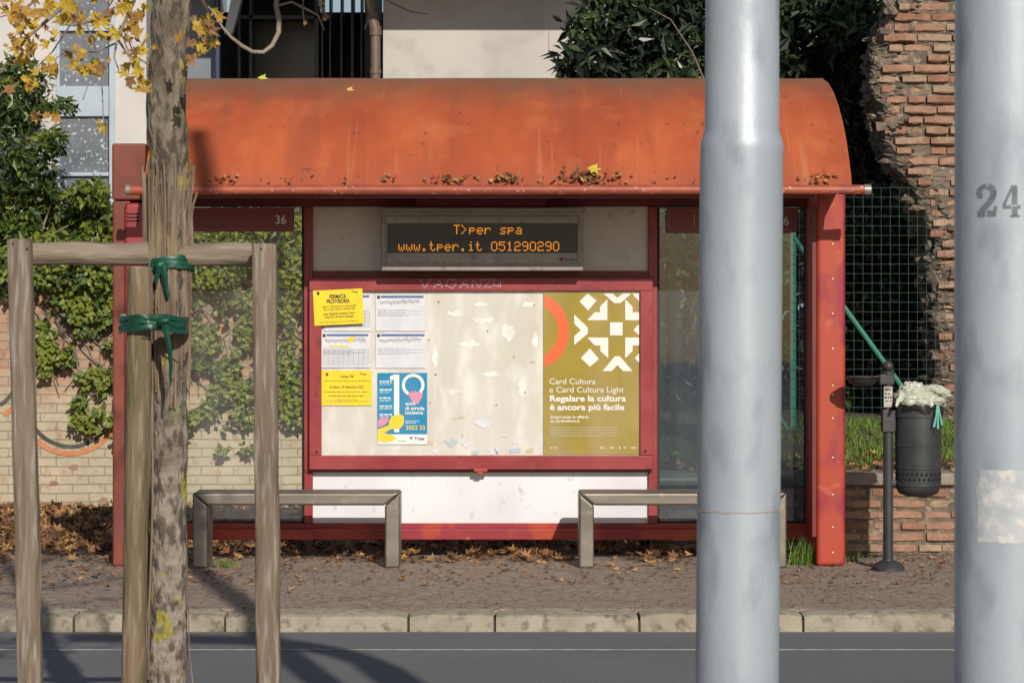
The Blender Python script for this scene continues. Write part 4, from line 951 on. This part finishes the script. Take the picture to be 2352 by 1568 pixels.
# ---------------------------------------------------------------- tree, stakes
YT = -6.65
tr = thing('street_tree', (PX(383, YT), YT, 0), 'young street tree with mottled trunk and sparse yellow leaves, staked at left', 'tree')
cp = [(382, 1851, 50), (383, 1568, 45), (386, 1300, 43), (387, 1000, 44), (390, 800, 44), (391, 600, 46), (390, 400, 45), (384, 300, 47), (382, 200, 46), (389, 100, 43), (396, 0, 42), (404, -120, 39), (400, -400, 36), (390, -900, 26), (400, -1400, 14)]
pts = []; rr = []
for (a, b) in zip(cp, cp[1:]):
    for k in range(14):
        t_ = k/14; pts.append(P(a[0]+(b[0]-a[0])*t_, a[1]+(b[1]-a[1])*t_, YT)); rr.append((a[2]+(b[2]-a[2])*t_)/sc(YT))
m = MB(); m.tube(pts, rr, 36, bump=.16); m.build('trunk', m_lbark, tr, smooth=True)
m = MB()
def br(pl, r0, r1=.002, dy=0):
    k = len(pl); m.tube([P(x, y, YT+dy*(i/k)) for i, (x, y) in enumerate(pl)], [r0+(r1-r0)*i/(k-1) for i in range(k)], 7, bump=.3)
br([(395, -250), (520, -330), (600, -220), (640, -80), (634, 15), (641, 45), (640, 75), (625, 105), (605, 120), (580, 119), (555, 105), (530, 85), (510, 62), (497, 38), (478, 15)], .010, .0025, -.2)
br([(632, 15), (670, 5), (700, 20), (730, 35), (745, 70)], .004, .002, .05); br([(720, -60), (735, 10), (752, 45)], .004, .002)
br([(600, -220), (760, -120), (835, -40), (850, 30), (838, 68)], .006, .002); br([(835, -40), (900, 8), (945, 28), (985, 34)], .004, .0015); br([(700, -60), (695, 20), (700, 60)], .003, .0015)
br([(350, -100), (300, 20), (270, 90), (262, 130), (275, 170)], .006, .002, -.1); br([(390, -200), (240, -80), (150, 10), (60, 90), (0, 170)], .010, .002, -.2); br([(240, -80), (120, -40), (60, 20), (0, 40)], .006, .002)
br([(300, 20), (220, 45), (170, 60), (120, 50)], .004, .0015); br([(160, 60), (120, 120), (80, 160), (85, 240)], .003, .0015); br([(270, 90), (310, 150), (325, 210)], .004, .0015); br([(420, -80), (470, 10), (495, 70), (500, 105)], .005, .0015)
br([(200, 60), (230, 140), (235, 210), (238, 290)], .003, .0012); br([(430, 30), (455, 70), (460, 130)], .003, .0012); br([(265, 100), (220, 120), (150, 120), (60, 180)], .003, .0012); br([(345, 150), (310, 130), (290, 80), (330, 20)], .003, .0012)
br([(300, 20), (275, 70), (300, 130), (290, 200)], .003, .0012); br([(260, 0), (200, 90), (215, 160), (190, 230)], .003, .0012)
for a, l, z in ((200, 1.1, 2.9), (330, 1.2, 3.0), (80, 1.2, 3.2), (140, 1.0, 3.5), (20, 1.0, 3.6), (260, .9, 3.8)):
    a = math.radians(a); x = PX(395, YT); m.tube([(x, YT, z), (x+math.cos(a)*l*.5, YT+math.sin(a)*l*.5, z+.4), (x+math.cos(a)*l, YT+math.sin(a)*l, z+1.1)], [.022, .014, .004], 6)
m.build('branch', m_bark, tr, smooth=True)
m = MB()
for (x, y, n_, sp) in ((85, 25, 18, 50), (60, 70, 14, 38), (75, 112, 12, 34), (30, 95, 10, 28), (190, 40, 12, 35), (180, 130, 12, 26), (110, 150, 9, 28), (65, 185, 4, 12), (230, 160, 7, 22), (230, 60, 8, 28), (300, 70, 10, 28), (320, 120, 9, 22), (300, 160, 6, 18), (325, 200, 6, 18),
                       (80, 264, 3, 7), (122, 275, 4, 12), (235, 295, 4, 10), (465, 60, 10, 22), (480, 35, 5, 15), (455, 112, 8, 18), (440, 135, 3, 8), (25, 20, 10, 28), (150, 20, 12, 34), (500, 100, 3, 6), (20, 190, 3, 10), (355, 110, 2, 8), (735, 10, 2, 6), (745, 45, 3, 6), (700, 55, 1, 3), (420, 100, 4, 20), (270, 30, 10, 35), (330, 20, 8, 20)):
    for _ in range(n_):
        m.cur = R.choice([0, 0, 0, 1, 1, 2] if x < 650 else [2])
        m.maple(P(x+R.gauss(0, sp*.65), y+R.gauss(0, sp*.65), YT+U(-.35, .1)), U(.012, .034) if x < 650 else .011, Vector((U(-1.1, 1.1), -1, U(-.8, 1))), U(0, 6.28), U(.2, 1.0))
for _ in range(200):
    d = rnd_dir(); p = Vector((PX(395, YT)+d.x*1.15, YT+d.y*1.15, 3.9+d.z*1.1)); m.cur = R.choice([0, 1, 2]); m.maple(p, U(.04, .06), rnd_dir(), U(0, 6.28), .4)
m.build('crown', LEAFY, tr)
m = MB()
for k in range(125):
    a = U(0, 2*math.pi); c, s_ = math.cos(a), math.sin(a); left = c < -.55
    y0 = U(366, 440) if R.random() < .7 else U(440, 560); y1 = U(1500, 1800) if left else U(640, 960); r0 = .0575+U(0, .007); fl = U(.0, .013); pts = []; ph = U(0, 6); lean = U(-.006, .006)
    for j in range(9):
        t_ = j/8; y = y0+(y1-y0)*t_; cx = 389-(10*t_ if left else 2*t_)-(22*t_ if left else 0)
        rad = r0+fl*max(0, 1-t_*3)-(.004 if .1 < t_ < .3 else 0)
        p = P(cx, y, YT); pts.append(p+Vector((c*rad+.002*math.sin(ph+j)+lean*(1-t_), s_*rad, 0)))
    m.tube(pts, U(.0012, .0036), 5)
for x0, x1, ya, yb in ((342, 322, 640, 1600), (345, 330, 700, 1640), (338, 318, 900, 1650), (346, 336, 760, 1500), (350, 326, 820, 1640), (340, 333, 1000, 1620), (428, 446, 1330, 1640), (352, 342, 900, 1560)):
    ph = U(0, 6); m.tube([P(x0+(x1-x0)*k/8+2.2*math.sin(ph+k*.9), ya+(yb-ya)*k/8, YT-.045) for k in range(9)], U(.0015, .0035), 5)
tag(m.build('reed_wrap', m_reed, origin=(PX(388, YT), YT, .8)), 'dry reed matting wrapped around the lower tree trunk', 'reed wrap')
fm = thing('tree_support', (PX(330, YT), YT, 0), 'weathered wooden frame of two posts and a crossbar around the tree', 'tree support')
YK = -6.78
for (xt, xb, yt) in ((47, 70, 549), (607, 617, 560)):
    m = MB(); hw = .0345; zt_ = PZ(yt, YK); xt_, xb_ = PX(xt, YK), PX(xb, YK)
    xb2 = xt_+(xb_-xt_)*(zt_)/(zt_-PZ(1568, YK)); nseg = 60; NR = 20; vs = []
    for j in range(nseg+1):
        t_ = j/nseg; x = xb2+(xt_-xb2)*t_+.003*noise.noise(Vector((xb2, 0, t_*5))); z = zt_*t_
        for k in range(NR):
            an = 2*math.pi*k/NR; c, s_ = math.cos(an), math.sin(an)
            sq = (abs(c)**4+abs(s_)**4)**-.25
            crack = -.12*max(0, noise.noise(Vector((k*1.9, xb2*5, t_*3.5)))-.12)*2.4
            w = hw*sq*(1+.05*noise.noise(Vector((c*2+xb2, s_*2, z*6)))+crack)
            vs.append((x+c*w, YK+s_*w*.85, z+(.006*noise.noise(Vector((c*2, s_*2, xb2))) if j == nseg else 0)))
    fs = [(NR*j+i, NR*j+(i+1) % NR, NR*j+NR+(i+1) % NR, NR*j+NR+i) for j in range(nseg) for i in range(NR)]+[tuple(range(NR-1, -1, -1)), tuple(range(NR*nseg, NR*nseg+NR))]
    m.add(vs, fs); m.build('post', m_wood, fm, smooth=True)
YQ = -6.70
m = MB(); m.tube([P(28+(592*k/40), 582+(4*k/40)+1.5*math.sin(k*.5), YQ+.035) for k in range(41)], [.033*(1+.03*math.sin(k*.6)) for k in range(41)], 22, bump=.07); m.build('crossbar', m_woodb, fm, smooth=True)
m = MB()
for x, y in ((30, 560), (62, 572), (600, 572)): m.blob(P(x, y, YK-.029), (.004, .003, .004), 0, 1, 1)
m.build('nails', m_screw, fm)
YSK = -6.80
m = MB(); cpts = [(303, 1850), (306, 1568), (311, 1300), (316, 1000), (319, 800), (320, 618)]; pts = []
for a, b in zip(cpts, cpts[1:]):
    for k in range(8): pts.append(P(a[0]+(b[0]-a[0])*k/8, a[1]+(b[1]-a[1])*k/8, YSK))
pts += [P(320, 618, YSK), P(320, 612, YSK)]
m.tube(pts, [.0345]*(len(pts)-1)+[.028], 24, bump=.08)
tag(m.build('wooden_stake', m_wood2, origin=(PX(305, YSK), YSK, 0), smooth=True), 'round mossy wooden stake tied to the tree trunk', 'stake')
def tie(y0, y1, cx, rx, ry, cy, dang, label):
    m = MB(); vs = []; n_ = 60; NJ = 9
    for j in range(NJ):
        for k in range(n_):
            a = 2*math.pi*k/n_; y = y0+(y1-y0)*j/(NJ-1)+4*math.sin(a*2+y0)+4*noise.noise(Vector((a*2, j*.4, y0)))
            rr_ = 1+.06*noise.noise(Vector((math.cos(a)*2, math.sin(a)*2+j*1.3, y0)))+.012*(j % 3)
            vs.append((PX(cx, YT)+math.cos(a)*rx*rr_, cy+math.sin(a)*ry*rr_, PZ(y, YT)))
    m.add(vs, [(j*n_+k, j*n_+(k+1) % n_, (j+1)*n_+(k+1) % n_, (j+1)*n_+k) for j in range(NJ-1) for k in range(n_)])
    kx, ky = dang[0]
    kp = P(kx, ky, cy-ry-.006); m.blob(kp, (.02, .012, .014), .5, 9, 3)
    yd = cy-ry-.016
    for pl in dang[1:]:
        q = [P(x, y, yd) for x, y, w in pl]; w = [a[2]/sc(yd)/2 for a in pl]; vs = []
        for p, w_ in zip(q, w): vs += [p+Vector((-w_, 0, 0)), p+Vector((0, -.006, 0)), p+Vector((w_, 0, 0))]
        m.add(vs, [f for i in range(len(q)-1) for f in ((3*i, 3*i+1, 3*i+4, 3*i+3), (3*i+1, 3*i+2, 3*i+5, 3*i+4))])
    tag(m.build('green_tie', m_tie, origin=(PX(cx, YT), cy, PZ(y0, YT)), smooth=True), label, 'tree tie')
tie(591, 621, 391, .069, .069, YT, [(372, 610), [(374, 612, 18), (380, 650, 12), (386, 682, 8)], [(368, 612, 14), (358, 640, 10), (360, 652, 6)]], 'upper green plastic tie around the trunk at crossbar height')
tie(724, 762, 360, .097, .150, YT-.06, [(378, 738), [(378, 745, 18), (388, 790, 11), (393, 840, 9), (391, 886, 4)], [(384, 740, 14), (410, 752, 12), (428, 756, 9)], [(372, 742, 10), (350, 752, 9), (330, 756, 7)]], 'lower green plastic tie binding the round stake to the trunk')

# ---------------------------------------------------------------- light, world, camera
az, el = math.radians(15), math.radians(28)
w = bpy.data.worlds.new("World"); bpy.context.scene.world = w; w.use_nodes = True
nt = w.node_tree; sky = nt.nodes.new('ShaderNodeTexSky'); sky.sky_type = 'NISHITA'; sky.sun_disc = False
sky.sun_elevation = el; sky.sun_rotation = math.pi-az
bgd = nt.nodes['Background']; nt.links.new(sky.outputs[0], bgd.inputs[0]); bgd.inputs[1].default_value = .066
sl = bpy.data.lights.new('sun', 'SUN'); sl.energy = 4.2; sl.angle = math.radians(.6); sl.color = (1, .92, .80)
so = bpy.data.objects.new('sun', sl); C.objects.link(so)
d = Vector((-math.sin(az)*math.cos(el), math.cos(az)*math.cos(el), -math.sin(el))); so.rotation_euler = d.to_track_quat('-Z', 'Y').to_euler()
cd = bpy.data.cameras.new('camera'); cam = bpy.data.objects.new('camera', cd); C.objects.link(cam)
cam.location = (0, -14, H); cam.rotation_euler = (math.radians(90), 0, 0)
cd.lens = F/2352*36; cd.sensor_width = 36; cd.shift_y = -93/2352; cd.clip_end = 500
cd.dof.use_dof = True; cd.dof.focus_distance = 14.2; cd.dof.aperture_fstop = 16
bpy.context.scene.camera = cam
vs_ = bpy.context.scene.view_settings; vs_.view_transform = 'Standard'; vs_.look = 'None'; vs_.exposure = 0
